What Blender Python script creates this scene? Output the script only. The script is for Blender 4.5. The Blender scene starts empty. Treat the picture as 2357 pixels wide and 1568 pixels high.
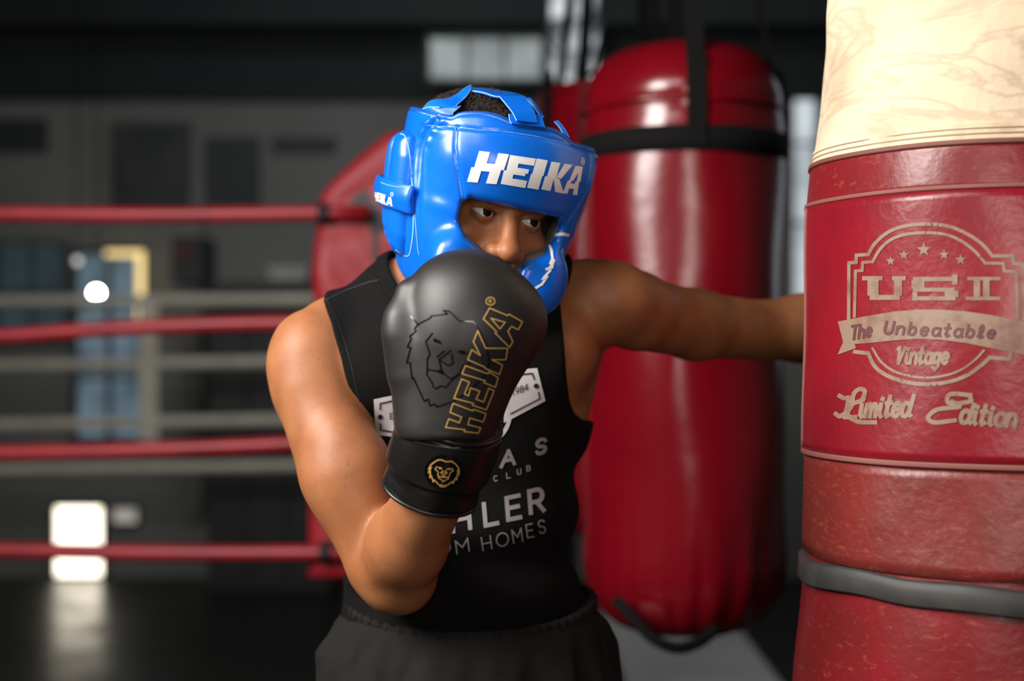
import bpy, bmesh, math, random
import numpy as np
from mathutils import Vector, Matrix
from mathutils.bvhtree import BVHTree

random.seed(7)
rng = np.random.default_rng(7)
SC = bpy.context.scene
COL = SC.collection
PI = math.pi

# ------------------------------------------------------------------ camera, world, lights, exposure
FPX = 2357 * 50 / 36.0
CAM = np.array([0.0, 0.0, 1.30])
cd = bpy.data.cameras.new('camera')
cam = bpy.data.objects.new('camera', cd)
COL.objects.link(cam)
cam.location = CAM
cam.rotation_euler = (PI / 2, 0, 0)
cd.sensor_width = 36
cd.lens = 50
cd.clip_start = 0.02
cd.dof.use_dof = True
cd.dof.focus_distance = 1.635
cd.dof.aperture_fstop = 2.0
SC.camera = cam

w = bpy.data.worlds.new('world')
SC.world = w
w.use_nodes = True
w.node_tree.nodes['Background'].inputs[0].default_value = (0.55, 0.68, 0.85, 1)
w.node_tree.nodes['Background'].inputs[1].default_value = 0.010

def area(name, loc, target, size, power, color, size_y=None):
    ld = bpy.data.lights.new(name, 'AREA')
    ld.energy = power
    ld.color = color
    ld.size = size
    if size_y:
        ld.shape = 'RECTANGLE'
        ld.size_y = size_y
    o = bpy.data.objects.new(name, ld)
    COL.objects.link(o)
    o.location = loc
    d = Vector(target) - Vector(loc)
    o.rotation_euler = d.to_track_quat('-Z', 'Y').to_euler()
    return o

area('softbox_key', (-1.55, 0.76, 2.36), (0.1, 1.8, 1.38), 1.0, 112, (1.0, 0.95, 0.90), 1.1)
area('softbox_high', (-0.62, 0.40, 2.66), (0.0, 1.75, 1.36), 0.75, 13, (1.0, 0.95, 0.92), 0.7)
area('softbox_front', (0.10, -0.40, 1.48), (0.35, 1.95, 1.34), 0.5, 11.5, (1.0, 0.92, 0.84), 0.6)
area('back_wall_fill', (-0.1, 5.4, 3.7), (-0.3, 7.6, 1.2), 1.2, 15, (0.92, 0.97, 1.0), 0.6)  # added fill to brighten the far wall, no lamp seen there
area('window_light_right', (3.1, 5.2, 2.2), (0.5, 2.6, 1.3), 1.0, 4, (0.8, 0.9, 1.0), 1.8)

SC.view_settings.view_transform = 'Standard'
SC.view_settings.look = 'None'
SC.view_settings.gamma = 1
SC.view_settings.exposure = 0.0
SC.view_settings.use_curve_mapping = False

# ------------------------------------------------------------------ helpers
def P(px, py, d):
    return np.array([(px - 1178.5) / FPX * d, d, 1.30 - (py - 784.0) / FPX * d])

def srgb(r, g, b):
    f = lambda c: (c / 255.0 / 12.92) if c <= 10.3 else ((c / 255.0 + 0.055) / 1.055) ** 2.4
    return (f(r), f(g), f(b))

MATS = {}
def mat(name, col, rough=0.5, metal=0.0, col2=None, nscale=8.0, ndetail=6.0, nlo=0.4, nhi=0.65,
        bumps=(), emit=None, estr=0.0, spec=0.5, sss=0.0, sheen=0.0, coat=0.0, stretch=None, rough2=None):
    m = bpy.data.materials.new(name)
    MATS[name] = m
    m.use_nodes = True
    nt = m.node_tree
    b = nt.nodes['Principled BSDF']
    b.inputs['Base Color'].default_value = (*col, 1)
    b.inputs['Roughness'].default_value = rough
    b.inputs['Metallic'].default_value = metal
    b.inputs['Specular IOR Level'].default_value = spec
    if coat:
        b.inputs['Coat Weight'].default_value = coat
        b.inputs['Coat Roughness'].default_value = 0.12
    if sheen:
        b.inputs['Sheen Weight'].default_value = sheen
        b.inputs['Sheen Roughness'].default_value = 0.5
    if sss:
        b.inputs['Subsurface Weight'].default_value = sss
        b.inputs['Subsurface Radius'].default_value = (0.012, 0.005, 0.003)
        b.inputs['Subsurface Scale'].default_value = 1.0
    if emit:
        b.inputs['Emission Color'].default_value = (*emit, 1)
        b.inputs['Emission Strength'].default_value = estr
    tc = nt.nodes.new('ShaderNodeTexCoord')
    vec = tc.outputs['Object']
    if stretch:
        mp = nt.nodes.new('ShaderNodeMapping')
        mp.inputs['Scale'].default_value = stretch
        nt.links.new(vec, mp.inputs['Vector'])
        vec = mp.outputs['Vector']
    if col2:
        n = nt.nodes.new('ShaderNodeTexNoise')
        n.inputs['Scale'].default_value = nscale
        n.inputs['Detail'].default_value = ndetail
        nt.links.new(vec, n.inputs['Vector'])
        r = nt.nodes.new('ShaderNodeMapRange')
        r.inputs['From Min'].default_value = nlo
        r.inputs['From Max'].default_value = nhi
        nt.links.new(n.outputs['Fac'], r.inputs['Value'])
        mx = nt.nodes.new('ShaderNodeMix')
        mx.data_type = 'RGBA'
        mx.inputs['A'].default_value = (*col, 1)
        mx.inputs['B'].default_value = (*col2, 1)
        nt.links.new(r.outputs['Result'], mx.inputs['Factor'])
        nt.links.new(mx.outputs['Result'], b.inputs['Base Color'])
        if rough2 is not None:
            rr = nt.nodes.new('ShaderNodeMapRange')
            rr.inputs['To Min'].default_value = rough
            rr.inputs['To Max'].default_value = rough2
            nt.links.new(r.outputs['Result'], rr.inputs['Value'])
            nt.links.new(rr.outputs['Result'], b.inputs['Roughness'])
    prev = None
    for kind, sc_, st, dist in bumps:
        if kind == 'noise':
            n = nt.nodes.new('ShaderNodeTexNoise')
            n.inputs['Scale'].default_value = sc_
            n.inputs['Detail'].default_value = 5
            out = n.outputs['Fac']
        elif kind == 'voronoi':
            n = nt.nodes.new('ShaderNodeTexVoronoi')
            n.feature = 'DISTANCE_TO_EDGE'
            n.inputs['Scale'].default_value = sc_
            out = n.outputs['Distance']
        else:
            n = nt.nodes.new('ShaderNodeTexWave')
            n.inputs['Scale'].default_value = sc_
            n.inputs['Distortion'].default_value = 4
            n.inputs['Detail'].default_value = 3
            out = n.outputs['Fac']
        nt.links.new(vec, n.inputs['Vector'])
        bp = nt.nodes.new('ShaderNodeBump')
        bp.inputs['Strength'].default_value = st
        bp.inputs['Distance'].default_value = dist
        nt.links.new(out, bp.inputs['Height'])
        if prev:
            nt.links.new(prev.outputs['Normal'], bp.inputs['Normal'])
        prev = bp
    if prev:
        nt.links.new(prev.outputs['Normal'], b.inputs['Normal'])
    return m

ROOT0 = {}
def origin(o):
    while o is not None:
        if o.name in ROOT0:
            return ROOT0[o.name]
        o = o.parent
    return np.zeros(3)

def tag(o, label=None, cat=None, group=None, kind=None):
    if label: o['label'] = label
    if cat: o['category'] = cat
    if group: o['group'] = group
    if kind: o['kind'] = kind
    return o

def thing(name, loc, label, cat, group=None):
    o = bpy.data.objects.new(name, None)
    COL.objects.link(o)
    o.location = tuple(float(v) for v in loc)
    o.empty_display_size = 0.05
    ROOT0[o.name] = np.array(loc, float)
    return tag(o, label, cat, group)

def meshobj(name, verts, faces, material, parent=None, smooth=True, base=None, ang=None):
    """verts in world space; faces a list or an (n,k) array"""
    verts = np.asarray(verts, float)
    if parent is not None:
        org = origin(parent)
    else:
        org = np.array(base, float) if base is not None else np.array([verts[:, 0].mean(), verts[:, 1].mean(), verts[:, 2].min()])
    v = verts - org
    me = bpy.data.meshes.new(name)
    if isinstance(faces, np.ndarray):
        k = faces.shape[1]
        me.vertices.add(len(v)); me.vertices.foreach_set('co', v.astype(np.float32).ravel())
        me.loops.add(faces.size); me.loops.foreach_set('vertex_index', faces.astype(np.int32).ravel())
        me.polygons.add(len(faces))
        me.polygons.foreach_set('loop_start', np.arange(0, faces.size, k, dtype=np.int32))
        me.update(calc_edges=True)
        me.validate()
    else:
        me.from_pydata([tuple(q) for q in v], [], [list(f) for f in faces])
        me.update()
    if smooth:
        me.polygons.foreach_set('use_smooth', [True] * len(me.polygons))
        if ang:
            try:
                me.set_sharp_from_angle(angle=math.radians(ang))
            except Exception:
                pass
    me.materials.append(material)
    o = bpy.data.objects.new(name, me)
    COL.objects.link(o)
    if parent is None:
        o.location = tuple(float(q) for q in org)
        ROOT0[o.name] = org
    else:
        o.parent = parent
    return o

class MB:
    def __init__(s): s.v = []; s.f = []
    def add(s, v, f):
        n = len(s.v)
        s.v += [tuple(float(c) for c in q) for q in v]
        s.f += [tuple(i + n for i in q) for q in f]
    def box(s, lo, hi, bev=0.0):
        lo = np.array(lo, float); hi = np.array(hi, float)
        if bev <= 0:
            v = [(x, y, z) for x in (lo[0], hi[0]) for y in (lo[1], hi[1]) for z in (lo[2], hi[2])]
            s.add(v, [(0, 1, 3, 2), (4, 6, 7, 5), (0, 4, 5, 1), (2, 3, 7, 6), (0, 2, 6, 4), (1, 5, 7, 3)])
        else:
            bm = bmesh.new()
            bmesh.ops.create_cube(bm, size=1)
            for q in bm.verts:
                q.co = Vector([lo[i] + (q.co[i] + 0.5) * (hi[i] - lo[i]) for i in range(3)])
            bmesh.ops.bevel(bm, geom=bm.edges[:], offset=bev, segments=3, profile=0.5, affect='EDGES')
            bm.verts.index_update()
            s.add([q.co[:] for q in bm.verts], [[q.index for q in f.verts] for f in bm.faces])
            bm.free()
        return s
    def tube(s, pts, r, seg=12, cap=True, flat=None):
        pts = np.array(pts, float)
        n = len(pts)
        rs = np.full(n, r) if np.isscalar(r) else np.array(r, float)
        T = np.gradient(pts, axis=0)
        T /= np.linalg.norm(T, axis=1)[:, None] + 1e-12
        up = np.array([0, 0, 1.0]) if abs(T[0][2]) < 0.9 else np.array([0, 1.0, 0])
        N = np.cross(T[0], up); N /= np.linalg.norm(N)
        v = []; f = []
        for i in range(n):
            N = N - T[i] * N.dot(T[i]); N /= np.linalg.norm(N) + 1e-12
            B = np.cross(T[i], N)
            for k in range(seg):
                a = 2 * PI * k / seg
                v.append(pts[i] + rs[i] * (math.cos(a) * N + math.sin(a) * B))
        for i in range(n - 1):
            for k in range(seg):
                k2 = (k + 1) % seg
                f.append((i * seg + k, i * seg + k2, (i + 1) * seg + k2, (i + 1) * seg + k))
        if cap:
            f.append(tuple(range(seg - 1, -1, -1)))
            f.append(tuple((n - 1) * seg + k for k in range(seg)))
        s.add(v, f)
        return s
    def lathe(s, c, prof, seg=64, fn=None, a0=0, a1=2 * PI, closed=True):
        """prof: list of (r,z); fn(theta,z,r)->(dr,dz); c: axis xy"""
        m = seg if closed else seg + 1
        v = []; f = []
        for (r, z) in prof:
            for k in range(m):
                a = a0 + (a1 - a0) * k / seg
                dr, dz = fn(a, z, r) if fn else (0, 0)
                v.append((c[0] + (r + dr) * math.cos(a), c[1] + (r + dr) * math.sin(a), z + dz))
        for i in range(len(prof) - 1):
            for k in range(seg):
                k2 = (k + 1) % m
                f.append((i * m + k, i * m + k2, (i + 1) * m + k2, (i + 1) * m + k))
        s.add(v, f)
        return s
    def build(s, name, material, parent=None, smooth=True, base=None, ang=None):
        return meshobj(name, s.v, s.f, material, parent, smooth, base, ang)

def copy_tree(o, parent=None):
    c = o.copy(); COL.objects.link(c); c.parent = parent
    if o.name in ROOT0: ROOT0[c.name] = ROOT0[o.name].copy()
    for ch in list(o.children): copy_tree(ch, c)
    return c

def spl(xs, ys, n=600, sm=0.06):
    """smooth 1-D profile: dense linear table, gaussian-smoothed"""
    xs = np.array(xs, float); ys = np.array(ys, float)
    L = xs[-1] - xs[0]
    t = np.linspace(xs[0], xs[-1], n)
    y = np.interp(t, xs, ys)
    k = int(n * sm)
    if k > 0:
        g = np.exp(-0.5 * (np.arange(-2 * k, 2 * k + 1) / (k * 0.7)) ** 2); g /= g.sum()
        yp = np.concatenate([2 * y[0] - y[1:2 * k + 1][::-1], y, 2 * y[-1] - y[-2 * k - 1:-1][::-1]])
        y = np.convolve(yp, g, mode='valid')
    return lambda q: np.interp(q, t, y)

def crom(pts, n=8):
    """Catmull-Rom resample of a polyline"""
    p = np.array(pts, float)
    q = np.vstack([2 * p[0] - p[1], p, 2 * p[-1] - p[-2]])
    out = []
    for i in range(1, len(q) - 2):
        for t in np.linspace(0, 1, n, endpoint=False):
            out.append(0.5 * ((2 * q[i]) + (-q[i - 1] + q[i + 1]) * t + (2 * q[i - 1] - 5 * q[i] + 4 * q[i + 1] - q[i + 2]) * t * t
                              + (-q[i - 1] + 3 * q[i] - 3 * q[i + 1] + q[i + 2]) * t ** 3))
    out.append(p[-1])
    return np.array(out)

# ---- signed distance tools
def smin(a, b, k):
    h = np.clip(0.5 + 0.5 * (b - a) / k, 0, 1)
    return b + (a - b) * h - k * h * (1 - h)
def smax(a, b, k): return -smin(-a, -b, k)
def ell(p, c, r, R=None):
    q = p - np.asarray(c, float)
    if R is not None: q = q @ R
    r = np.asarray(r, float)
    k0 = np.linalg.norm(q / r, axis=1)
    k1 = np.linalg.norm(q / (r * r), axis=1) + 1e-9
    return k0 * (k0 - 1) / k1
def rc(p, a, b, r1, r2):
    a = np.asarray(a, float); b = np.asarray(b, float)
    ba = b - a
    t = np.clip(((p - a) @ ba) / (ba @ ba), 0, 1)
    return np.linalg.norm(p - a - t[:, None] * ba, axis=1) - (r1 + t * (r2 - r1))
def rbox(p, c, h, r, R=None):
    q = p - np.asarray(c, float)
    if R is not None: q = q @ R
    q = np.abs(q) - (np.asarray(h, float) - r)
    return np.linalg.norm(np.maximum(q, 0), axis=1) + np.minimum(q.max(axis=1), 0) - r
def poly2(x, z, pts):
    """signed distance to a 2-D polygon"""
    pts = np.array(pts, float)
    d = np.full(len(x), 1e9); s = np.ones(len(x))
    n = len(pts)
    for i in range(n):
        a = pts[i]; b = pts[i - 1]
        e = b - a
        wx = x - a[0]; wz = z - a[1]
        t = np.clip((wx * e[0] + wz * e[1]) / (e @ e), 0, 1)
        bx = wx - e[0] * t; bz = wz - e[1] * t
        d = np.minimum(d, bx * bx + bz * bz)
        c1 = z >= a[1]; c2 = z < b[1]; c3 = e[0] * wz > e[1] * wx
        flip = (c1 & c2 & c3) | (~c1 & ~c2 & ~c3)
        s = np.where(flip, -s, s)
    return s * np.sqrt(d)
def RZ(a): c, s = math.cos(a), math.sin(a); return np.array([[c, -s, 0], [s, c, 0], [0, 0, 1.0]])
def RX(a): c, s = math.cos(a), math.sin(a); return np.array([[1.0, 0, 0], [0, c, -s], [0, s, c]])
def RY(a): c, s = math.cos(a), math.sin(a); return np.array([[c, 0, s], [0, 1.0, 0], [-s, 0, c]])

def sdf_mesh(f, lo, hi, h, cf=4, band=1.9, project=2):
    lo = np.array(lo, float)
    n = np.ceil((np.array(hi, float) - lo) / h / cf).astype(int)
    H = h * cf
    cx = [lo[i] + H * np.arange(n[i] + 1) for i in range(3)]
    G = np.stack(np.meshgrid(*cx, indexing='ij'), -1).reshape(-1, 3)
    C = f(G).reshape(n + 1)
    N = n * cf + 1
    D = np.repeat(np.repeat(np.repeat(C, cf, 0), cf, 1), cf, 2)
    off = cf // 2
    D = D[off:off + N[0], off:off + N[1], off:off + N[2]]
    if D.shape != tuple(N):
        D = np.pad(D, [(0, N[i] - D.shape[i]) for i in range(3)], mode='edge')
    D = np.ascontiguousarray(D, dtype=np.float32)
    near = np.abs(C) < band * H
    idx = np.argwhere(near)
    o = np.arange(-(cf - off), off + 1)
    oo = np.stack(np.meshgrid(o, o, o, indexing='ij'), -1).reshape(-1, 3)
    mask = np.zeros(tuple(N), bool)
    for q in oo:
        t = idx * cf + q
        ok = ((t >= 0) & (t < N)).all(1)
        t = t[ok]
        mask[t[:, 0], t[:, 1], t[:, 2]] = True
    t = np.argwhere(mask)
    for i in range(0, len(t), 400000):
        tt = t[i:i + 400000]
        D[tt[:, 0], tt[:, 1], tt[:, 2]] = f(lo + tt * h)
    ins = D < 0
    s = [slice(None, -1), slice(1, None)]
    cnt = np.zeros(tuple(N - 1), np.int8)
    for a in (0, 1):
        for b in (0, 1):
            for c in (0, 1):
                cnt += ins[s[a], s[b], s[c]]
    cells = np.argwhere((cnt > 0) & (cnt < 8))
    vid = np.full(tuple(N - 1), -1, np.int64)
    vid[cells[:, 0], cells[:, 1], cells[:, 2]] = np.arange(len(cells))
    corners = np.array([(a, b, c) for a in (0, 1) for b in (0, 1) for c in (0, 1)])
    vals = np.stack([D[cells[:, 0] + q[0], cells[:, 1] + q[1], cells[:, 2] + q[2]] for q in corners], 1)
    acc = np.zeros((len(cells), 3)); num = np.zeros(len(cells))
    for i in range(8):
        for j in range(i + 1, 8):
            if np.abs(corners[i] - corners[j]).sum() != 1: continue
            a = vals[:, i]; b = vals[:, j]
            cr = (a < 0) != (b < 0)
            tt = np.where(cr, a / np.where(cr, a - b, 1), 0)
            pt = corners[i] + tt[:, None] * (corners[j] - corners[i])
            acc += np.where(cr[:, None], pt, 0); num += cr
    V = lo + (cells + acc / num[:, None]) * h
    quads = []
    for ax in range(3):
        sl0 = [slice(None)] * 3; sl1 = [slice(None)] * 3
        sl0[ax] = slice(None, -1); sl1[ax] = slice(1, None)
        A = ins[tuple(sl0)]; B = ins[tuple(sl1)]
        e = np.argwhere(A != B)
        u = (ax + 1) % 3; wv = (ax + 2) % 3
        ok = (e[:, u] > 0) & (e[:, wv] > 0) & (e[:, u] < N[u] - 1) & (e[:, wv] < N[wv] - 1)
        e = e[ok]
        def at(du, dw):
            q = e.copy(); q[:, u] -= du; q[:, wv] -= dw
            return vid[q[:, 0], q[:, 1], q[:, 2]]
        Q = np.stack([at(1, 1), at(0, 1), at(0, 0), at(1, 0)], 1)
        fl = ~A[e[:, 0], e[:, 1], e[:, 2]]
        Q[fl] = Q[fl][:, ::-1]
        quads.append(Q)
    Q = np.vstack(quads)
    Q = Q[(Q >= 0).all(1)]
    eps = h * 0.4
    tet = np.array([(1, -1, -1), (-1, -1, 1), (-1, 1, -1), (1, 1, 1)], float)
    for _ in range(project):
        g = np.zeros_like(V); m = 0
        for q in tet:
            val = f(V + eps * q)
            g += val[:, None] * q; m = m + val
        g /= 4 * eps
        val = m / 4
        g2 = (g * g).sum(1) + 1e-6
        step = g * (val / g2)[:, None]
        L = np.linalg.norm(step, axis=1)
        step *= np.minimum(1, 0.6 * h / (L + 1e-12))[:, None]
        V = V - step
    return V, Q

def relax(V, Q, it=2, lam=0.5):
    n = len(V)
    for _ in range(it):
        acc = np.zeros_like(V); c = np.zeros(n)
        for i in range(4):
            a = Q[:, i]; b = Q[:, (i + 1) % 4]
            np.add.at(acc, a, V[b]); np.add.at(c, a, 1)
            np.add.at(acc, b, V[a]); np.add.at(c, b, 1)
        V = V + lam * (acc / np.maximum(c, 1)[:, None] - V)
    return V

def bvh_of(V, Q):
    return BVHTree.FromPolygons([tuple(q) for q in np.asarray(V)], [tuple(int(i) for i in q) for q in Q])

# ---- flat print laid on surfaces: pieces traced as 2-D quads and strokes, dropped onto the surface along the view of the tracing
def drop(bvh, px, py, lift):
    dv = P(px, py, 1.0) - CAM
    dv = Vector(dv).normalized()
    h = bvh.ray_cast(Vector(CAM), dv)
    if h[0] is None: return None
    n = h[1]
    if n.dot(dv) > 0: n = -n
    return h[0] + n * lift

class Print:
    def __init__(s, bvh, lift=0.0006, step=6.0):
        s.b = bvh; s.lift = lift; s.step = step; s.v = []; s.f = []
    def quad(s, a, b, c, d):
        """a-b bottom edge, d-c top edge (px)"""
        a, b, c, d = [np.array(q, float) for q in (a, b, c, d)]
        nu = max(1, int(max(np.linalg.norm(b - a), np.linalg.norm(c - d)) / s.step + 0.5))
        nv = max(1, int(max(np.linalg.norm(d - a), np.linalg.norm(c - b)) / s.step + 0.5))
        ids = {}
        for i in range(nu + 1):
            for j in range(nv + 1):
                u = i / nu; v = j / nv
                q = (a * (1 - u) + b * u) * (1 - v) + (d * (1 - u) + c * u) * v
                h = drop(s.b, q[0], q[1], s.lift)
                if h is not None:
                    ids[i, j] = len(s.v); s.v.append(tuple(h))
        for i in range(nu):
            for j in range(nv):
                k = [(i, j), (i + 1, j), (i + 1, j + 1), (i, j + 1)]
                if all(q in ids for q in k):
                    pp = [Vector(s.v[ids[q]]) for q in k]
                    if max((pp[0] - pp[2]).length, (pp[1] - pp[3]).length) < 0.03:
                        s.f.append(tuple(ids[q] for q in k))
    def stroke(s, pts, wd, closed=False):
        pts = [np.array(q, float) for q in pts]
        if closed: pts = pts + [pts[0]]
        for a, b in zip(pts[:-1], pts[1:]):
            t = b - a; L = np.linalg.norm(t)
            if L < 1e-6: continue
            t /= L; n = np.array([-t[1], t[0]]) * wd / 2
            e = t * wd * 0.42
            s.quad(a - e - n, b + e - n, b + e + n, a - e + n)
    def fan(s, c, r, n=20, ry=None):
        ry = ry or r
        for k in range(n):
            a0 = 2 * PI * k / n; a1 = 2 * PI * (k + 1) / n
            p0 = (c[0] + r * math.cos(a0), c[1] + ry * math.sin(a0)); p1 = (c[0] + r * math.cos(a1), c[1] + ry * math.sin(a1))
            s.quad(c, p0, p1, c)
    def dashes(s, pts, wd, on, off):
        p = crom(pts, 10)
        d = np.concatenate([[0], np.cumsum(np.linalg.norm(np.diff(p, axis=0), axis=1))])
        x = 0
        while x < d[-1]:
            q = [np.array([np.interp(t, d, p[:, 0]), np.interp(t, d, p[:, 1])]) for t in (x, min(x + on, d[-1]))]
            s.stroke(q, wd)
            x += on + off
    def build(s, name, material, parent):
        if not s.f: return None
        return meshobj(name, s.v, s.f, material, parent)

# single-stroke letters in a 0..1 box (u right, v up)
def arc(cx, cy, rx, ry, a0, a1, n=10):
    return [(cx + rx * math.cos(math.radians(a0 + (a1 - a0) * i / n)), cy + ry * math.sin(math.radians(a0 + (a1 - a0) * i / n))) for i in range(n + 1)]
LET = {
 'E': [[(.9, 1), (.05, 1), (.05, 0), (.9, 0)], [(.05, .52), (.8, .52)]],
 'S': [arc(.5, .75, .42, .25, 20, 270, 12) + arc(.5, .25, .42, .25, 90, -160, 12)[1:]],
 'T': [[(0, 1), (1, 1)], [(.5, 1), (.5, 0)]],
 '1': [[(.2, .8), (.6, 1), (.6, 0)]],
 '9': [arc(.5, .68, .36, .32, 0, 360, 16), [(.86, .68), (.8, .3), (.4, 0)]],
 '8': [arc(.5, .75, .33, .25, 0, 360, 14), arc(.5, .26, .4, .26, 0, 360, 14)],
 '4': [[(.7, 0), (.7, 1), (.05, .3), (1, .3)]],
 'A': [[(0, 0), (.5, 1), (1, 0)], [(.2, .35), (.8, .35)]],
 'C': [arc(.52, .5, .46, .5, 50, 310, 16)],
 'L': [[(.1, 1), (.1, 0), (.9, 0)]],
 'U': [[(.08, 1), (.08, .38)] + arc(.5, .38, .42, .38, 180, 360, 10) + [(.92, 1)]],
 'B': [[(.1, 0), (.1, 1), (.55, 1)] + arc(.55, .76, .3, .24, 90, -90, 8) + [(.1, .52)], [(.5, .52)] + arc(.55, .26, .36, .26, 90, -90, 8) + [(.1, 0)]],
 'H': [[(.06, 0), (.06, 1)], [(.94, 0), (.94, 1)], [(.06, .5), (.94, .5)]],
 'R': [[(.08, 0), (.08, 1), (.55, 1)] + arc(.58, .73, .32, .27, 90, -90, 8) + [(.08, .46)], [(.5, .46), (.92, 0)]],
 'O': [arc(.5, .5, .48, .5, 0, 360, 22)],
 'M': [[(.05, 0), (.05, 1), (.5, .4), (.95, 1), (.95, 0)]],
 'X': [[(.05, 0), (.95, 1)], [(.05, 1), (.95, 0)]],
 'h': [[(.1, 0), (.15, 1)], [(.1, .35)] + arc(.5, .35, .35, .3, 160, 0, 8) + [(.85, 0)]],
 'e': [[(.15, .32), (.8, .36)] + arc(.5, .33, .36, .33, 10, 320, 12)],
 'n': [[(.1, 0), (.1, .62)], [(.1, .35)] + arc(.5, .35, .35, .3, 160, 0, 8) + [(.85, 0)]],
 'b': [[(.12, 1), (.12, .05)], arc(.48, .32, .36, .32, 180, -180, 14)],
 'a': [arc(.48, .32, .38, .32, 30, 330, 14), [(.86, .64), (.86, .1), (1, 0)]],
 't': [[(.45, 1), (.35, .15), (.5, 0), (.8, .08)], [(.1, .66), (.8, .68)]],
 'l': [[(.1, .1)] + arc(.45, .7, .22, .3, -40, 200, 10) + [(.3, .1), (.5, 0), (.85, .12)]],
 'V': [[(0, .9), (.2, 1), (.35, 0), (.9, 1)]],
 'i': [[(.35, .62), (.4, .1), (.7, 0)], [(.42, .86), (.46, .9)]],
 'g': [arc(.45, .34, .36, .3, 20, 340, 12), [(.82, .62), (.78, -.2), (.5, -.38), (.15, -.25)]],
 'm': [[(.05, 0), (.08, .6)], [(.06, .35)] + arc(.28, .38, .2, .24, 160, 0, 6) + [(.48, 0)], [(.48, .35)] + arc(.7, .38, .2, .24, 160, 0, 6) + [(.92, 0)]],
 'd': [arc(.42, .32, .38, .32, 30, 330, 14), [(.95, 1), (.78, .1), (1, .02)]],
 'o': [arc(.5, .32, .42, .32, 0, 360, 14)],
}
def letters(pr, txt, org, right, up, wd, widths=None, gap=0.2, shear=0.0):
    """org: px of baseline start; right: px vector of one letter width; up: px vector of the letter height"""
    org = np.array(org, float); right = np.array(right, float); up = np.array(up, float)
    x = 0.0
    for ch in txt:
        if ch == ' ':
            x += 0.8; continue
        wch = (widths or {}).get(ch, 1.0)
        for st in LET[ch]:
            pr.stroke([org + right * (x + u * wch) + (up + right * shear) * v for u, v in st], wd)
        x += wch + gap
    return org + right * x

# ------------------------------------------------------------------ the room
WD = 7.8                                     # distance of the far wall
m_floor = mat('black_rubber_floor', (0.006, 0.006, 0.006), 0.30, col2=(0.009, 0.0085, 0.008), nscale=3, bumps=[('noise', 9, 0.15, 0.01)], spec=0.5, rough2=0.42)
m_wall = mat('grey_plaster', (0.20, 0.206, 0.196), 0.85, col2=(0.13, 0.136, 0.13), nscale=0.9, nlo=0.35, nhi=0.7, bumps=[('noise', 30, 0.1, 0.01)])
m_wall2 = mat('dark_paint', (0.012, 0.018, 0.020), 0.9, col2=(0.018, 0.024, 0.024), nscale=1.5)
m_ceil = mat('dark_ceiling', (0.02, 0.021, 0.021), 0.95, col2=(0.014, 0.015, 0.015), nscale=2)
m_steel_d = mat('dark_steel', (0.02, 0.024, 0.026), 0.5, bumps=[('noise', 60, 0.05, 0.002)])
m_black = mat('black_webbing', (0.0025, 0.0025, 0.0027), 0.85, spec=.2, bumps=[('wave', 160, 0.2, 0.001)])

def struct(name, mb, m, parent=None, smooth=False):
    o = mb.build(name, m, parent, smooth)
    if parent is None: tag(o, kind='structure')
    return o
struct('floor', MB().box((-7, -1.5, -0.1), (4.4, WD, 0)), m_floor)
struct('ceiling', MB().box((-7, -1.5, 4.0), (4.4, WD, 4.1)), m_ceil)
wall_back = struct('wall_back', MB().box((-7, WD, 0), (4.4, WD + 0.15, 4.0)), m_wall)
struct('wall_left', MB().box((-7.15, -1.5, 0), (-7, WD + .15, 4.0)), m_wall)
struct('wall_right', MB().box((4.4, -1.5, 0), (4.55, WD + .15, 4.0)), m_wall)
# the dark painted upper band of the far wall and the beam under the ceiling
zt = P(0, 232, WD)[2]
struct('trim_1', MB().box((-7, WD - 0.06, zt), (4.4, WD, 4.0), 0.01), m_wall2)
struct('trim_2', MB().box((-7, WD - 0.35, P(0, 60, WD - .3)[2]), (4.4, WD - 0.06, 4.0), 0.01), m_wall2)

def wbox(x0, x1, y0, y1, t=0.04, d=WD, bev=0.004):
    a = P(x0, y1, d); b = P(x1, y0, d)
    return MB().box((a[0], d - t, a[2]), (b[0], d - 0.002, b[2]), bev)

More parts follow.
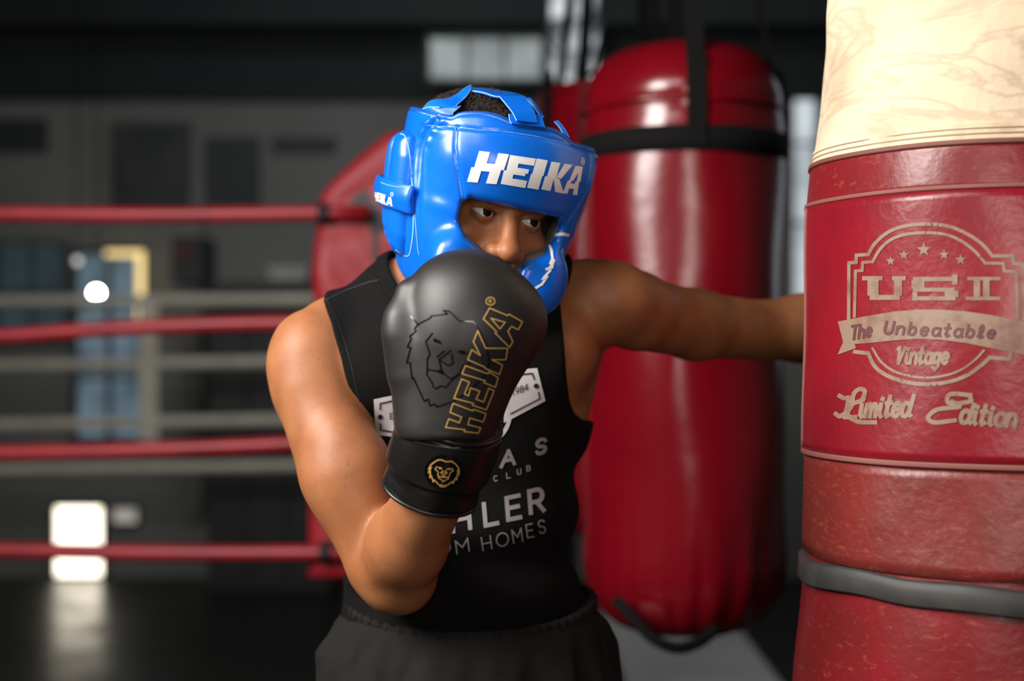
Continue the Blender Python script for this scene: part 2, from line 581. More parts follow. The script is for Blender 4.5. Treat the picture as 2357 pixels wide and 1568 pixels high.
m_frame = mat('window_frame_grey', (0.05, 0.055, 0.055), 0.6, bumps=[('noise', 40, 0.05, 0.002)])
def window(n, x0, x1, y0, y1, cols, rows, col, strength, fw=5, d=WD, col2=None, nscale=3, lo=.4, hi=.65, ez=None):
    m = mat('lit_pane_%d' % n, (0.02, 0.02, 0.02), 0.15, emit=col, estr=strength)
    if col2:
        nt = m.node_tree; b = nt.nodes['Principled BSDF']
        tc = nt.nodes.new('ShaderNodeTexCoord'); nz = nt.nodes.new('ShaderNodeTexNoise')
        nz.inputs['Scale'].default_value = nscale; nz.inputs['Detail'].default_value = 3
        nt.links.new(tc.outputs['Object'], nz.inputs['Vector'])
        r = nt.nodes.new('ShaderNodeMapRange'); r.inputs['From Min'].default_value = lo; r.inputs['From Max'].default_value = hi
        nt.links.new(nz.outputs['Fac'], r.inputs['Value'])
        mx = nt.nodes.new('ShaderNodeMix'); mx.data_type = 'RGBA'
        mx.inputs['A'].default_value = (*col, 1); mx.inputs['B'].default_value = (*col2, 1)
        nt.links.new(r.outputs['Result'], mx.inputs['Factor'])
        nt.links.new(mx.outputs['Result'], b.inputs['Emission Color'])
    a = P(x0, y1, d); b2 = P(x1, y0, d)
    f = fw / FPX * d
    fr = MB()
    X = np.linspace(a[0], b2[0], cols + 1); Z = np.linspace(a[2], b2[2], rows + 1)
    for x in X: fr.box((x - f / 2, d - 0.05, a[2] - f / 2), (x + f / 2, d - .001, b2[2] + f / 2))
    for z in Z: fr.box((a[0], d - 0.045, z - f / 2), (b2[0], d - .001, z + f / 2))
    o = fr.build('window_%d' % n, m_frame, None, False)
    tag(o, kind='structure')
    for i in range(cols):
        for j in range(rows):
            MB().box((X[i] + f / 2, d - 0.02, Z[j] + f / 2), (X[i + 1] - f / 2, d - .004, Z[j + 1] - f / 2)).build('pane', m, o, False)
    return o
window(1, 0, 158, 558, 780, 2, 2, (0.10, 0.17, 0.21), 0.25, 8, col2=(0.05, 0.08, 0.09), nscale=2)
window(2, 178, 332, 580, 1010, 2, 3, (0.35, 0.50, 0.62), 0.42, 12, col2=(0.08, 0.14, 0.18), nscale=2.2, lo=.38, hi=.62)
window(3, 128, 243, 1162, 1328, 1, 1, (1.0, 0.90, 0.72), 3.6, 8, col2=(0.7, 0.62, 0.5), nscale=3, lo=.5, hi=.8)
window(7, 262, 322, 1166, 1204, 1, 1, (1.0, 0.92, 0.8), .45, 6, col2=(0.3, 0.28, 0.24), nscale=6)
window(4, 988, 1248, 88, 188, 3, 1, (0.42, 0.47, 0.47), 0.75, 8, d=WD - .36, col2=(0.12, 0.14, 0.14), nscale=2.5)
window(5, 1265, 1375, -20, 196, 2, 3, (0.7, 0.75, 0.78), 0.85, 5, d=WD - .36, col2=(0.04, 0.05, 0.06), nscale=7, lo=.42, hi=.58)
window(6, 1822, 1876, 150, 700, 1, 3, (0.72, 0.80, 0.84), 0.85, 6, col2=(0.15, 0.18, 0.2), nscale=1.3, lo=.42, hi=.62)

# ------------------------------------------------------------------ far things along the wall
m_post = mat('dark_poster', (0.018, 0.026, 0.028), 0.6, col2=(0.05, 0.05, 0.045), nscale=4, nlo=.45, nhi=.7)
m_post2 = mat('dark_poster_plain', (0.014, 0.022, 0.025), 0.6, col2=(0.02, 0.028, 0.03), nscale=3)
for (x0, x1, y0, y1, lab, mm) in [
    (262, 440, 284, 478, 'wide dark poster hung on far wall left of the plain one', m_post),
    (476, 600, 318, 470, 'plain near-black poster on far wall between wide poster and corner pad', m_post2),
    (-60, 112, 275, 352, 'dark poster at the far left edge of the far wall', m_post2),
    (630, 775, 318, 350, 'long narrow dark sign board high on far wall beside corner pad', m_post2)]:
    tag(wbox(x0, x1, y0, y1).build('wall_poster', mm, None, False), lab, 'poster', 'dark posters on the far wall')
o = thing('wall_cabinet', P(540, 660, WD - .2), 'dark wall cabinet with small red panel above the far ropes', 'cabinet')
a = P(395, 655, WD - .3); b = P(470, 545, WD - .3)
MB().box((a[0], WD - .3, a[2]), (b[0], WD - .005, b[2]), .01).build('body', m_post2, o, False)
MB().box((a[0] + .03, WD - .32, b[2] - .13), (b[0] - .05, WD - .3, b[2] - .04), .004).build('door_panel', mat('dull_red', (0.08, 0.012, 0.016), .6), o, False)
o = thing('low_cupboard', (P(590, 784, WD - .3)[0], WD - .3, 0), 'long black low cupboard standing against the far wall', 'cupboard')
a = P(478, 1180, WD - .45); b = P(760, 650, WD - .45)
MB().box((a[0], WD - .45, 0.0), (b[0], WD - .01, b[2]), .01).build('body', mat('cupboard_black', (0.014, 0.016, 0.017), .55, bumps=[('noise', 20, .05, .005)]), o, False)
for k in range(3):
    x0 = a[0] + .02 + k * (b[0] - a[0] - .02) / 3
    d_ = MB().box((x0, WD - .47, .06), (x0 + (b[0] - a[0] - .02) / 3 - .02, WD - .45, b[2] - .05), .005).build('door', MATS['cupboard_black'], o, False)
    MB().box((x0 + .03, WD - .485, .8), (x0 + .045, WD - .47, .95), .003).build('handle', m_steel_d, d_, False)
m_white = mat('off_white_plastic', (0.42, 0.42, 0.40), 0.5, col2=(.36, .36, .34), nscale=10)
o = thing('white_crate', P(672, 650, WD - .25) , 'small white crate on top of the low cupboard', 'crate')
a = P(628, 650, WD - .25); b = P(715, 618, WD - .25)
mb = MB().box((a[0], WD - .38, a[2]), (b[0], WD - .1, b[2]), .01)
mb.build('body', m_white, o, False)
MB().box((a[0] - .01, WD - .39, b[2] - .02), (b[0] + .01, WD - .09, b[2] + .005), .005).build('rim', m_white, o, False)
tag(wbox(440, 475, 520, 1190, .12).build('wall_pipe_cover', m_wall, None, False), 'grey boxed-in pipe running down the far wall', 'pipe cover')

def bulb(px, py, r, col, st, lab):
    c = P(px, py, WD - .55)
    o = thing('pendant_lamp', c, lab, 'lamp', 'small bare lamps before the far wall')
    mb = MB(); mb.lathe((c[0], c[1]), [(max(.0005, r * math.sin(t)), c[2] - r * math.cos(t)) for t in np.linspace(0, PI, 9)], 14)
    mb.build('bulb', mat('bulb_glow_%d' % px, (1, 1, 1), .3, emit=col, estr=st), o)
    MB().lathe((c[0], c[1]), [(r * .35, c[2] + r * .9), (r * .6, c[2] + r * 1.1), (r * .6, c[2] + r * 2.2), (.002, c[2] + r * 2.4)], 14).build('socket', m_steel_d, o)
    MB().tube([(c[0], c[1], c[2] + r * 2.3), (c[0], c[1], 4.0)], .004, 6).build('cord', m_black, o)
bulb(222, 675, .026, (1, .95, .85), 55, 'bright round bare bulb hanging before the far window')
bulb(178, 600, .018, (1, .93, .85), .8, 'small dim bulb hanging above and left of the bright one')
o = thing('lit_door_frame', P(287, 740, WD - .06), 'warm yellow corner-shaped door frame at the far window, its lit edge built as glow', 'door frame')
m_gold = mat('gold_frame_glow', (0.9, 0.7, 0.35), .3, emit=(1.0, 0.72, 0.28), estr=1.1)  # light on the gold door frame, put in as emission; no lamp
a = P(318, 752, WD - .06); b = P(333, 578, WD - .06); c = P(245, 590, WD - .06)
MB().box((a[0], WD - .09, a[2]), (b[0], WD - .06, b[2]), .006).build('upright', m_gold, o, False)
MB().box((c[0], WD - .09, c[2]), (a[0], WD - .06, b[2]), .006).build('crossbar', m_gold, o, False)

# pale mat on the floor, tall steel post far right
m_mat = mat('pale_grey_vinyl', (0.78, 0.78, 0.75), 0.5, col2=(.68, .68, .66), nscale=2, bumps=[('noise', 25, .1, .004)])
a = P(1380, 784, 4.6)
tag(MB().box((0.42, 4.5, 0), (1.0, 6.75, 0.04), .015).build('floor_mat', m_mat, None, False), 'pale grey vinyl mat lying on the floor behind the hanging red bags', 'mat')

# ------------------------------------------------------------------ boxing ring
RD = 3.55; FD = 6.7
m_rope_r = mat('red_rope_vinyl', (0.34, 0.010, 0.020), 0.42, col2=(0.26, 0.008, 0.016), nscale=12, bumps=[('noise', 30, .1, .003)])
m_rope_w = mat('grey_white_rope', (0.66, 0.63, 0.53), 0.6, col2=(0.56, 0.53, .45), nscale=10)
m_tape = mat('black_tape', (0.010, 0.010, 0.011), 0.5, bumps=[('noise', 80, .1, .001)])
xc = P(905, 784, RD + .04)[0]
ring = thing('boxing_ring', (xc, RD + .04, 0), 'boxing ring with red near ropes and pale far ropes behind the boxer', 'boxing ring')
XL = -4.2
xr = P(800, 0, RD)[0]
rope_y = [(492, 490), (775, 742), (1043, 1018), (1266, 1272)]
for i, (yl, yr) in enumerate(rope_y):
    A = P(0, yl, RD + .03); B = P(740, yr, RD)
    sl = (B - A) / (B[0] - A[0])
    pts = []
    for t in np.linspace(0, 1, 40):
        x = XL + (P(850, 0, RD)[0] - XL) * t
        tt = max(0, (x - A[0]) / (B[0] - A[0]))
        q = A + (B - A) * tt if x > A[0] else A + np.array([x - A[0], 0, 0])
        q = np.array([x, q[1], q[2] + (0.008 * math.sin(PI * tt) if 0 < tt < 1 else 0) * (1 if i == 1 else -.5)])
        pts.append(q)
    r_ = MB().tube(pts, .0195, 14).build('rope', m_rope_r, ring)
    r_['label'] = 'red padded rope on the near side'
    if i in (0, 3):
        q = P(746 if i == 0 else 750, yr + 1, RD)
        MB().tube([q - (.015, 0, 0), q - (.0149, 0, 0), q + (.0149, 0, 0), q + (.015, 0, 0)], [.018, .0245, .0245, .018], 14).build('tape', m_tape, r_)
    # side rope going back to the far corner
    e = np.array([xc + .05, RD + .21, pts[-1][2]]); g = np.array([0.25, FD, pts[-1][2]])
    MB().tube([e + (g - e) * t for t in np.linspace(0, 1, 6)], .0195, 12).build('rope', m_rope_r, ring)
far_y = [(693, 690), (842, 832), (978, 966), (1082, 1072)]
for i, (yl, yr) in enumerate(far_y):
    A = P(0, yl, FD); B = P(700, yr, FD)
    k = (B[2] - A[2]) / (B[0] - A[0])
    pts = [np.array([x, FD, A[2] + k * (x - A[0])]) for x in np.linspace(-4.2, 0.25, 24)]
    r_ = MB().tube(pts, .026, 12).build('rope', m_rope_w, ring)
    r_['label'] = 'pale rope on the far side'
a = P(345, 1015, FD); b = P(345, 690, FD)
sp = MB().box((a[0] - .045, FD - .034, a[2]), (a[0] + .045, FD - .027, b[2] + .02), .003)
sp.build('rope_spacer', m_rope_w, ring, False)
m_redpost = mat('post_black_steel', (0.012, 0.012, 0.013), .45)
for (x, y) in [(xc, RD + .21), (0.27, FD + .06), (-4.25, RD + .06), (-4.25, FD + .06)]:
    p_ = MB(); p_.tube([(x, y, 0.02), (x, y, 1.72)], .045, 20)
    p_ = p_.build('post', m_redpost, ring)
    MB().lathe((x, y), [(.0005, 0.022), (.11, 0.022), (.115, .015), (.115, 0.0), (.0005, 0)], 24).build('post_base', m_redpost, p_)
    MB().lathe((x, y), [(.045, 1.70), (.05, 1.715), (.045, 1.735), (.0005, 1.745)], 20).build('post_cap', m_redpost, p_)

# corner pad
m_pad = mat('red_pad_vinyl', (0.36, 0.012, 0.022), 0.52, col2=(0.27, 0.008, 0.016), nscale=5, bumps=[('noise', 7, .05, .03)])
pd = RD + .082
pad = thing('corner_pad', P(905, 1335, pd), 'tall red padded corner cushion with black straps at the ring corner', 'corner pad')
out = [(712, 1330), (716, 900), (722, 640), (731, 505), (745, 452), (775, 412), (815, 374), (855, 340), (900, 305), (950, 284), (1000, 279)]
half = [P(x, y, pd) for x, y in out]
cxp = P(930, 0, pd)[0]
def pad_sdf(p):
    pts = [(q[0], q[2]) for q in half if q[0] < cxp] 
    pts = pts + [(2 * cxp - x, z) for x, z in pts[::-1]]
    d2 = poly2(p[:, 0], p[:, 2], pts) + .035
    q = np.stack([np.maximum(d2, 0), np.maximum(np.abs(p[:, 1] - pd - .0) - .02, 0)], 1)
    d = np.linalg.norm(q, axis=1) + np.minimum(np.maximum(d2, np.abs(p[:, 1] - pd) - .02), 0) - .035
    x, z = p[:, 0], p[:, 2]
    fold = .004 * np.sin(34 * (x * 1.3 + z * .9)) * np.exp(-((z - 1.42) / .16) ** 2) + .003 * np.sin(60 * (x * .5 - z)) * np.exp(-((z - 1.66) / .1) ** 2)
    return d + fold
lo = P(700, 1350, pd) - (.02, .09, .03); hi = np.array([2 * cxp - lo[0], pd + .09, P(0, 255, pd)[2]])
V, Q = sdf_mesh(pad_sdf, lo, hi, .012)
pc = meshobj('cushion', V, Q, m_pad, pad)
yf = pd - .0555
def strip(pts, wd, th=.004, flatdir=(0, 1, 0)):
    pts = np.array(pts, float); mb = MB(); fd = np.array(flatdir, float)
    T = np.gradient(pts, axis=0); T /= np.linalg.norm(T, axis=1)[:, None]
    v = []; f = []
    for i, q in enumerate(pts):
        s_ = np.cross(T[i], fd); s_ /= np.linalg.norm(s_) + 1e-9
        w_ = wd if np.isscalar(wd) else wd[i]
        for a_, b_ in ((-1, -1), (1, -1), (1, 1), (-1, 1)):
            v.append(q + s_ * a_ * w_ / 2 + fd * b_ * th / 2)
    for i in range(len(pts) - 1):
        for k in range(4):
            f.append((i * 4 + k, i * 4 + (k + 1) % 4, i * 4 + 4 + (k + 1) % 4, i * 4 + 4 + k))
    f += [(3, 2, 1, 0), tuple(len(v) - 4 + k for k in range(4))]
    mb.add(v, f)
    return mb
st = strip(crom([P(822, 448, yf), P(842, 472, yf), P(862, 500, yf - .002), P(876, 535, yf)], 6), .048)
st.build('strap', m_tape, pad, False)['label'] = 'black diagonal strap'
strip([P(864, 520, yf), P(864, 700, yf), P(864, 1300, yf)], .016).build('seam_strap', m_tape, pad, False)
strip([P(755, 1246, yf - .004), P(757, 1300, yf - .004)], .04).build('strap', m_tape, pad, False)

# ------------------------------------------------------------------ hanging bags behind
m_bag = mat('glossy_red_vinyl', (0.165, 0.002, 0.007), 0.23, col2=(0.14, 0.0016, 0.006), coat=.2, nscale=5, bumps=[('noise', 5, .12, .03), ('noise', 14, .06, .01)])
def bag(name, cx, cy, r, z0, z1, zb0, zb1, zs, ztop, hang, label, seg=72, rot=0.0):
    o = thing(name, (cx, cy, z0), label, 'punching bag', 'red hanging bags behind the boxer')
    prof = []
    for t in np.linspace(0, PI / 2, 14):
        prof.append((max(.001, (r - .11) + .11 * math.sin(t) if t > 0 else .001), z0 + .14 - .14 * math.cos(t)))
    prof[0] = (.001, z0)
    for z in np.linspace(z0 + .16, zs, 26): prof.append((r, z))
    for t in np.linspace(0.05, PI / 2, 12): prof.append((max(.001, r * math.cos(t) ** .55), zs + (z1 - zs) * math.sin(t)))
    def fn(a, z, rr):
        d = .0025 * math.sin(5 * a + 9 * z) + .002 * math.sin(3 * a - 14 * z)
        if z < z0 + .28:
            d += .006 * math.sin(23 * a + 2 * math.sin(3 * a)) * min(1, (z0 + .28 - z) / .2) * (rr / r)
        if abs(z - zs) < .02: d -= .006 * math.exp(-((z - zs) / .007) ** 2)
        return d * (rr / r), 0
    MB().lathe((cx, cy), prof, seg, fn).build('body', m_bag, o)
    MB().lathe((cx, cy), [(r - .004, zs - .008), (r + .004, zs - .005), (r + .004, zs + .003), (r - .006, zs + .006)], seg).build('seam', m_bag, o)
    MB().lathe((cx, cy), [(r - .002, zb0), (r + .006, zb0 + .002), (r + .006, zb1 - .002), (r - .002, zb1)], seg).build('band', m_black, o)
    for k in range(4):
        a = -PI / 2 + k * PI / 2 + rot
        dr = np.array([math.cos(a), math.sin(a), 0]); c0 = np.array([cx, cy, 0])
        pts = [c0 + dr * (r + .007) + (0, 0, zb0 + .01), c0 + dr * (r + .007) + (0, 0, zs), c0 + dr * (r * .97) + (0, 0, zs + (z1 - zs) * .55),
               c0 + dr * r * .82 + (0, 0, z1 + .02), c0 + dr * r * .35 + (0, 0, hang - .2), c0 + dr * .015 + (0, 0, hang)]
        pts = crom(pts, 5)
        strip(pts, .036, .005, tuple(dr)).build('strap', m_black, o, False)
    MB().tube([(cx, cy, hang - .03), (cx, cy, 4.0)], .012, 10).build('hanger', m_steel_d, o)
    return o
bx = P(1573, 784, 2.9)[0]
b1 = bag('punching_bag', bx, 2.9, .2025, .715, 1.90, 1.660, 1.712, 1.765, 1.9, 2.75, 'smooth glossy red bag with black strap band, nearest of the bags behind the arm')
cpts = crom([P(1418, 1382, 2.73), P(1455, 1420, 2.70), P(1500, 1468, 2.68), P(1555, 1492, 2.68), P(1605, 1480, 2.70), P(1650, 1448, 2.73)], 8)
MB().tube(cpts, .0115, 10).build('tie_loop', m_black, b1)
c2 = P(1412, 784, 3.7)
b2_ = bag('punching_bag', c2[0], 3.7, .193, .80, 1.965, 1.3, 1.35, 1.93, 1.96, 2.9, 'plain red bag hanging half hidden behind the headgear', rot=.5)

# ------------------------------------------------------------------ worn bag in front, right
BX, BY = 0.589, 1.72
def leather(name, base, worn, orange, sc, amount, rough, bump):
    m = mat(name, base, rough, bumps=[('noise', 90, .18, .003), ('noise', 24, bump, .012), ('voronoi', 70, .10, .0015)])
    nt = m.node_tree; b = nt.nodes['Principled BSDF']
    tc = nt.nodes.new('ShaderNodeTexCoord')
    def noise(scale, det, lo, hi, st=(1, 1, 1), dist=0):
        mp = nt.nodes.new('ShaderNodeMapping'); mp.inputs['Scale'].default_value = st
        nt.links.new(tc.outputs['Object'], mp.inputs['Vector'])
        n = nt.nodes.new('ShaderNodeTexNoise'); n.inputs['Scale'].default_value = scale; n.inputs['Detail'].default_value = det
        n.inputs['Distortion'].default_value = dist
        nt.links.new(mp.outputs['Vector'], n.inputs['Vector'])
        r = nt.nodes.new('ShaderNodeMapRange'); r.inputs['From Min'].default_value = lo; r.inputs['From Max'].default_value = hi
        nt.links.new(n.outputs['Fac'], r.inputs['Value'])
        return r.outputs['Result']
    def mix(f, A, B):
        mx = nt.nodes.new('ShaderNodeMix'); mx.data_type = 'RGBA'
        if isinstance(A, tuple): mx.inputs['A'].default_value = (*A, 1)
        else: nt.links.new(A, mx.inputs['A'])
        mx.inputs['B'].default_value = (*B, 1)
        nt.links.new(f, mx.inputs['Factor'])
        return mx.outputs['Result']
    c = mix(noise(sc, 7, .42, .75), base, worn)
    c = mix(noise(sc * 6.5, 8, .60 - amount, .95 - amount, (1, 1, 2.6), .8), c, orange)
    nt.links.new(c, b.inputs['Base Color'])
    return m
m_l1 = leather('worn_red_leather', (0.185, 0.008, 0.013), (0.125, 0.012, 0.011), (0.30, 0.09, 0.035), 9, .02, .36, .10)
m_l2 = leather('red_label_leather', (0.210, 0.005, 0.013), (0.140, 0.006, 0.011), (0.19, 0.035, 0.03), 8, -.04, .33, .06)
m_l3 = leather('rubbed_red_leather', (0.165, 0.016, 0.014), (0.115, 0.019, 0.015), (0.27, 0.080, 0.033), 12, .05, .40, .20)
m_canvas = mat('cream_canvas', (0.66, 0.52, 0.36), 0.8, col2=(0.54, 0.40, 0.26), nscale=6, nlo=.5, nhi=.72, bumps=[('noise', 160, .12, .0012), ('noise', 7, .35, .03)])
nt = m_canvas.node_tree; bs = nt.nodes['Principled BSDF']
tc = nt.nodes.new('ShaderNodeTexCoord'); mp = nt.nodes.new('ShaderNodeMapping'); mp.inputs['Scale'].default_value = (5, 5, 16)
vz = nt.nodes.new('ShaderNodeTexNoise'); vz.inputs['Scale'].default_value = 1.0; vz.inputs['Detail'].default_value = 7; vz.inputs['Distortion'].default_value = 1.2
nt.links.new(tc.outputs['Object'], mp.inputs['Vector']); nt.links.new(mp.outputs['Vector'], vz.inputs['Vector'])
sb = nt.nodes.new('ShaderNodeMath'); sb.operation = 'SUBTRACT'; sb.inputs[1].default_value = .5
ab = nt.nodes.new('ShaderNodeMath'); ab.operation = 'ABSOLUTE'
rr = nt.nodes.new('ShaderNodeMapRange'); rr.inputs['From Min'].default_value = 0; rr.inputs['From Max'].default_value = .05; rr.inputs['To Min'].default_value = .34; rr.inputs['To Max'].default_value = 0
nt.links.new(vz.outputs['Fac'], sb.inputs[0]); nt.links.new(sb.outputs[0], ab.inputs[0]); nt.links.new(ab.outputs[0], rr.inputs['Value'])
mx = nt.nodes.new('ShaderNodeMix'); mx.data_type = 'RGBA'; mx.inputs['B'].default_value = (0.22, 0.16, 0.11, 1)
old = bs.inputs['Base Color'].links[0].from_socket
nt.links.new(old, mx.inputs['A']); nt.links.new(rr.outputs['Result'], mx.inputs['Factor']); nt.links.new(mx.outputs['Result'], bs.inputs['Base Color'])

fbag = thing('worn_punching_bag', (BX, BY, .35), 'big worn red leather bag with cream canvas top and faded lettering, hanging at the right', 'punching bag')
rprof = spl([.33, .6, .888, 1.0, 1.155, 1.3, 1.5, 1.6, 1.712, 1.85, 2.0], [.245, .246, .243, .236, .227, .224, .222, .2125, .202, .19, .15], sm=.03)
def fwob(a, z, rr):
    return .0022 * math.sin(4 * a + 11 * z) + .0015 * math.sin(7 * a - 23 * z + 1), 0
def cwob(a, z, rr):
    return .0030 * math.sin(5 * a + 13 * z) + .0022 * math.sin(3 * a - 31 * z + 1) + .0012 * math.sin(9 * a + 40 * z), .0
def band(name, z0, z1, off, m, n=20, fn=fwob, a0=0, a1=2 * PI, closed=True, th=.008, seg=128):
    zz = np.linspace(z0, z1, n)
    prof = [(float(rprof(z0)) + off - th, z0 - .0005)] + [(float(rprof(z)) + off, z) for z in zz] + [(float(rprof(z1)) + off - th, z1 + .0005)]
    return MB().lathe((BX, BY), prof, seg, fn, a0, a1, closed).build(name, m, fbag)
top = MB().lathe((BX, BY), [(float(rprof(z)), z) for z in np.linspace(1.50, 2.0, 60)] + [(.10, 2.06), (.03, 2.1), (.001, 2.1)], 128, cwob).build('canvas_top', m_canvas, fbag)
band('canvas_hem', 1.5125, 1.531, .0035, m_canvas, 5)
band('hem_stitching', 1.520, 1.5215, .0045, mat('canvas_thread', (.36, .27, .17), .8), 3)
band('hem_stitching', 1.526, 1.5272, .0045, MATS['canvas_thread'], 3)
band('collar', 1.462, 1.513, .0045, m_l1, 8)
band('collar_piping', 1.5095, 1.5145, .007, mat('brown_binding', (.16, .05, .035), .6, bumps=[('wave', 300, .3, .001)]), 4)
band('binding', 1.462, 1.4665, .0072, mat('mauve_binding', (.20, .065, .055), .6, bumps=[('wave', 300, .3, .001)]), 4)
ca = math.atan2(CAM[1] - BY, CAM[0] - BX)
lab_a0, lab_a1 = ca - math.radians(22 + 54), ca - math.radians(22) + math.radians(54)
lower = band('leather_body', .37, 1.50, 0.0, m_l1, 60)
band('rubbed_band', 1.045, 1.163, .0035, m_l3, 10)
# label patch (its own angular range), with border binding
prof = [(float(rprof(1.168)) - .004, 1.168)] + [(float(rprof(z)) + .006, z) for z in np.linspace(1.168, 1.462, 30)] + [(float(rprof(1.462)) - .004, 1.462)]
lbl_mb = MB().lathe((BX, BY), prof, 60, fwob, lab_a0, lab_a1, False)
label = lbl_mb.build('label_patch', m_l2, fbag)
label['label'] = 'bright red label patch with faded emblem'
for aa in (lab_a0, lab_a1):
    mbd = MB().tube([(BX + (float(rprof(z)) + .006 + fwob(aa, z, 0)[0]) * math.cos(aa), BY + (float(rprof(z)) + .006 + fwob(aa, z, 0)[0]) * math.sin(aa), z) for z in np.linspace(1.168, 1.462, 24)], .0022, 8)
    mbd.build('label_edge', MATS['mauve_binding'], label)
band('binding', 1.1625, 1.1685, .0075, MATS['mauve_binding'], 4)
# black strap round the bag
def swob(a, z, rr):
    t = (a - ca + PI) % (2 * PI) - PI
    return .002 * math.sin(6 * a) + fwob(a, z, rr)[0], .004 * math.sin(2.2 * t + 1.2) - .007 * t * (abs(t) < 1.4) + .006 * math.exp(-((t + .62) / .2) ** 2) - .002 * math.sin(9 * t)
zz = [1.006, 1.007, 1.010, 1.024, 1.033, 1.035, 1.036]
oo = [-.004, .006, .009, .0085, .009, .006, -.004]
m_strapg = mat('faded_black_rubber', (.030, .029, .028), .6, col2=(.045, .043, .04), nscale=30)
MB().lathe((BX, BY), [(float(rprof(z)) + o_, z) for z, o_ in zip(zz, oo)], 128, swob).build('strap', m_strapg, fbag)
MB().lathe((BX, BY), [(.245, .40), (.243, .36), (.22, .352), (.001, .35)], 96).build('bottom_cap', m_l1, fbag)
MB().tube([(BX, BY, 2.08), (BX, BY, 4.0)], .016, 12).build('hanging_strap', m_black, fbag)

# faded emblem and lettering on the label patch
lb = bvh_of(lbl_mb.v, lbl_mb.f)
m_print = mat('faded_beige_print', (.235, .155, .105), .5, col2=(.17, .075, .055), nscale=60, nlo=.45, nhi=.72)
m_print_d = mat('dark_maroon_print', (.10, .022, .026), .55)
def zb(pts): return [(1900 + x / 3.0153, 490 + y / 3.0153) for x, y in pts]
pr = Print(lb, .0008, 7)
A = [(165, 740), (167, 348), (215, 345), (218, 295), (300, 290), (345, 215), (430, 140), (540, 95), (700, 78), (860, 95), (990, 150), (1090, 220), (1160, 300), (1300, 300), (1305, 352), (1372, 360), (1375, 740)]
pr.stroke(zb(A[:5] + [tuple(q) for q in crom(A[4:13], 4)] + A[13:]), 8)
A2 = [(205, 720), (212, 405), (258, 400), (262, 345), (330, 340), (385, 250), (460, 185), (560, 150), (700, 138), (840, 152), (950, 200), (1040, 270), (1110, 350), (1235, 352), (1240, 405), (1325, 410), (1330, 730)]
pr.stroke(zb(A2[:5] + [tuple(q) for q in crom(A2[4:13], 4)] + A2[13:]), 7)
B1 = [(205, 965), (300, 975), (345, 1065), (430, 1130), (560, 1175), (700, 1190), (850, 1175), (980, 1130), (1080, 1060), (1140, 1005), (1280, 1015), (1285, 960)]
pr.stroke(zb(B1[:1] + [tuple(q) for q in crom(B1[1:10], 4)] + B1[10:]), 9)
B2 = [(330, 940), (390, 1035), (480, 1100), (600, 1135), (720, 1145), (850, 1125), (960, 1080), (1050, 1010), (1100, 955)]
pr.stroke(zb(crom(B2, 4)), 5.5)
for sx, sy, sr in [(455, 335, 34), (548, 292, 36), (685, 255, 50), (825, 290, 36), (940, 325, 40)]:
    for k in range(5):
        a = -PI / 2 + k * 2 * PI / 5
        c = np.array([sx, sy]); tip = c + sr * np.array([math.cos(a), math.sin(a)])
        l = c + sr * .42 * np.array([math.cos(a - .63), math.sin(a - .63)]); r = c + sr * .42 * np.array([math.cos(a + .63), math.sin(a + .63)])
        c_, t_, l_, r_ = zb([c, tip, l, r])
        pr.quad(c_, l_, t_, r_)
def R_(x0, y0, x1, y1): pr.quad(*zb([(x0, y1), (x1, y1), (x1, y0), (x0, y0)]))
# U
R_(258, 440, 400, 470); R_(465, 440, 560, 470); R_(295, 470, 372, 575); R_(478, 470, 535, 575); R_(310, 570, 520, 605)
# S
R_(610, 445, 890, 475); R_(600, 470, 690, 525); R_(610, 520, 900, 548); R_(830, 540, 925, 585); R_(610, 580, 905, 608); R_(880, 430, 918, 500); R_(605, 550, 640, 610)
# I
R_(985, 445, 1215, 470); R_(1030, 470, 1075, 585); R_(1095, 470, 1140, 585); R_(975, 582, 1215, 608)
# ribbon
rt = [(90, 755), (300, 715), (480, 685), (640, 672), (800, 672), (980, 685), (1180, 715), (1400, 760)]
rb = [(130, 915), (300, 905), (480, 885), (640, 875), (800, 880), (980, 905), (1180, 945), (1400, 990)]
for k in range(len(rt) - 1): pr.quad(*zb([rb[k], rb[k + 1], rt[k + 1], rt[k]]))
pr.quad(*zb([(88, 985), (215, 940), (200, 880), (125, 900)]))
# script words
letters(pr, 'Vintage', zb([(490, 1045)])[0], (17.5, 0), (0, -36), 8, {'i': .6, 't': .8}, .08, .35)
letters(pr, 'Limited', zb([(130, 1420)])[0], (23, -.5), (0, -46), 10, {'L': 1.3, 'i': .6, 'm': 1.2, 't': .7, 'e': .9}, .06, .4)
pr.stroke(zb(crom([(75, 1395), (110, 1410), (180, 1350), (200, 1260), (240, 1225), (275, 1240), (255, 1300), (190, 1330), (160, 1400), (230, 1450), (350, 1455)], 4)), 10)
pr.stroke(zb(crom([(100, 1270), (130, 1285), (170, 1290)], 4)), 10)
pr.stroke(zb(crom([(1005, 1275), (1000, 1310), (860, 1320), (870, 1260), (1010, 1265)], 5)), 10)
pr.stroke(zb(crom([(880, 1310), (930, 1345), (780, 1365), (715, 1420), (760, 1455), (900, 1440)], 5)), 10)
letters(pr, 'dition', zb([(930, 1455)])[0], (25, 2), (0, -44), 10, {'i': .6, 't': .7}, .06, .4)
pr.build('faded_emblem', m_print, label)['label'] = 'faded beige emblem and script lettering'
pr = Print(lb, .0014, 7)
letters(pr, 'The', zb([(180, 880)])[0], (15, -2.5), (-1, -30), 6, None, .1, .3)
letters(pr, 'Unbeatable', zb([(405, 838)])[0], (21, .9), (0, -28), 6, {'t': .8, 'l': .7}, .3, .3)
pr.build('ribbon_lettering', m_print_d, label)

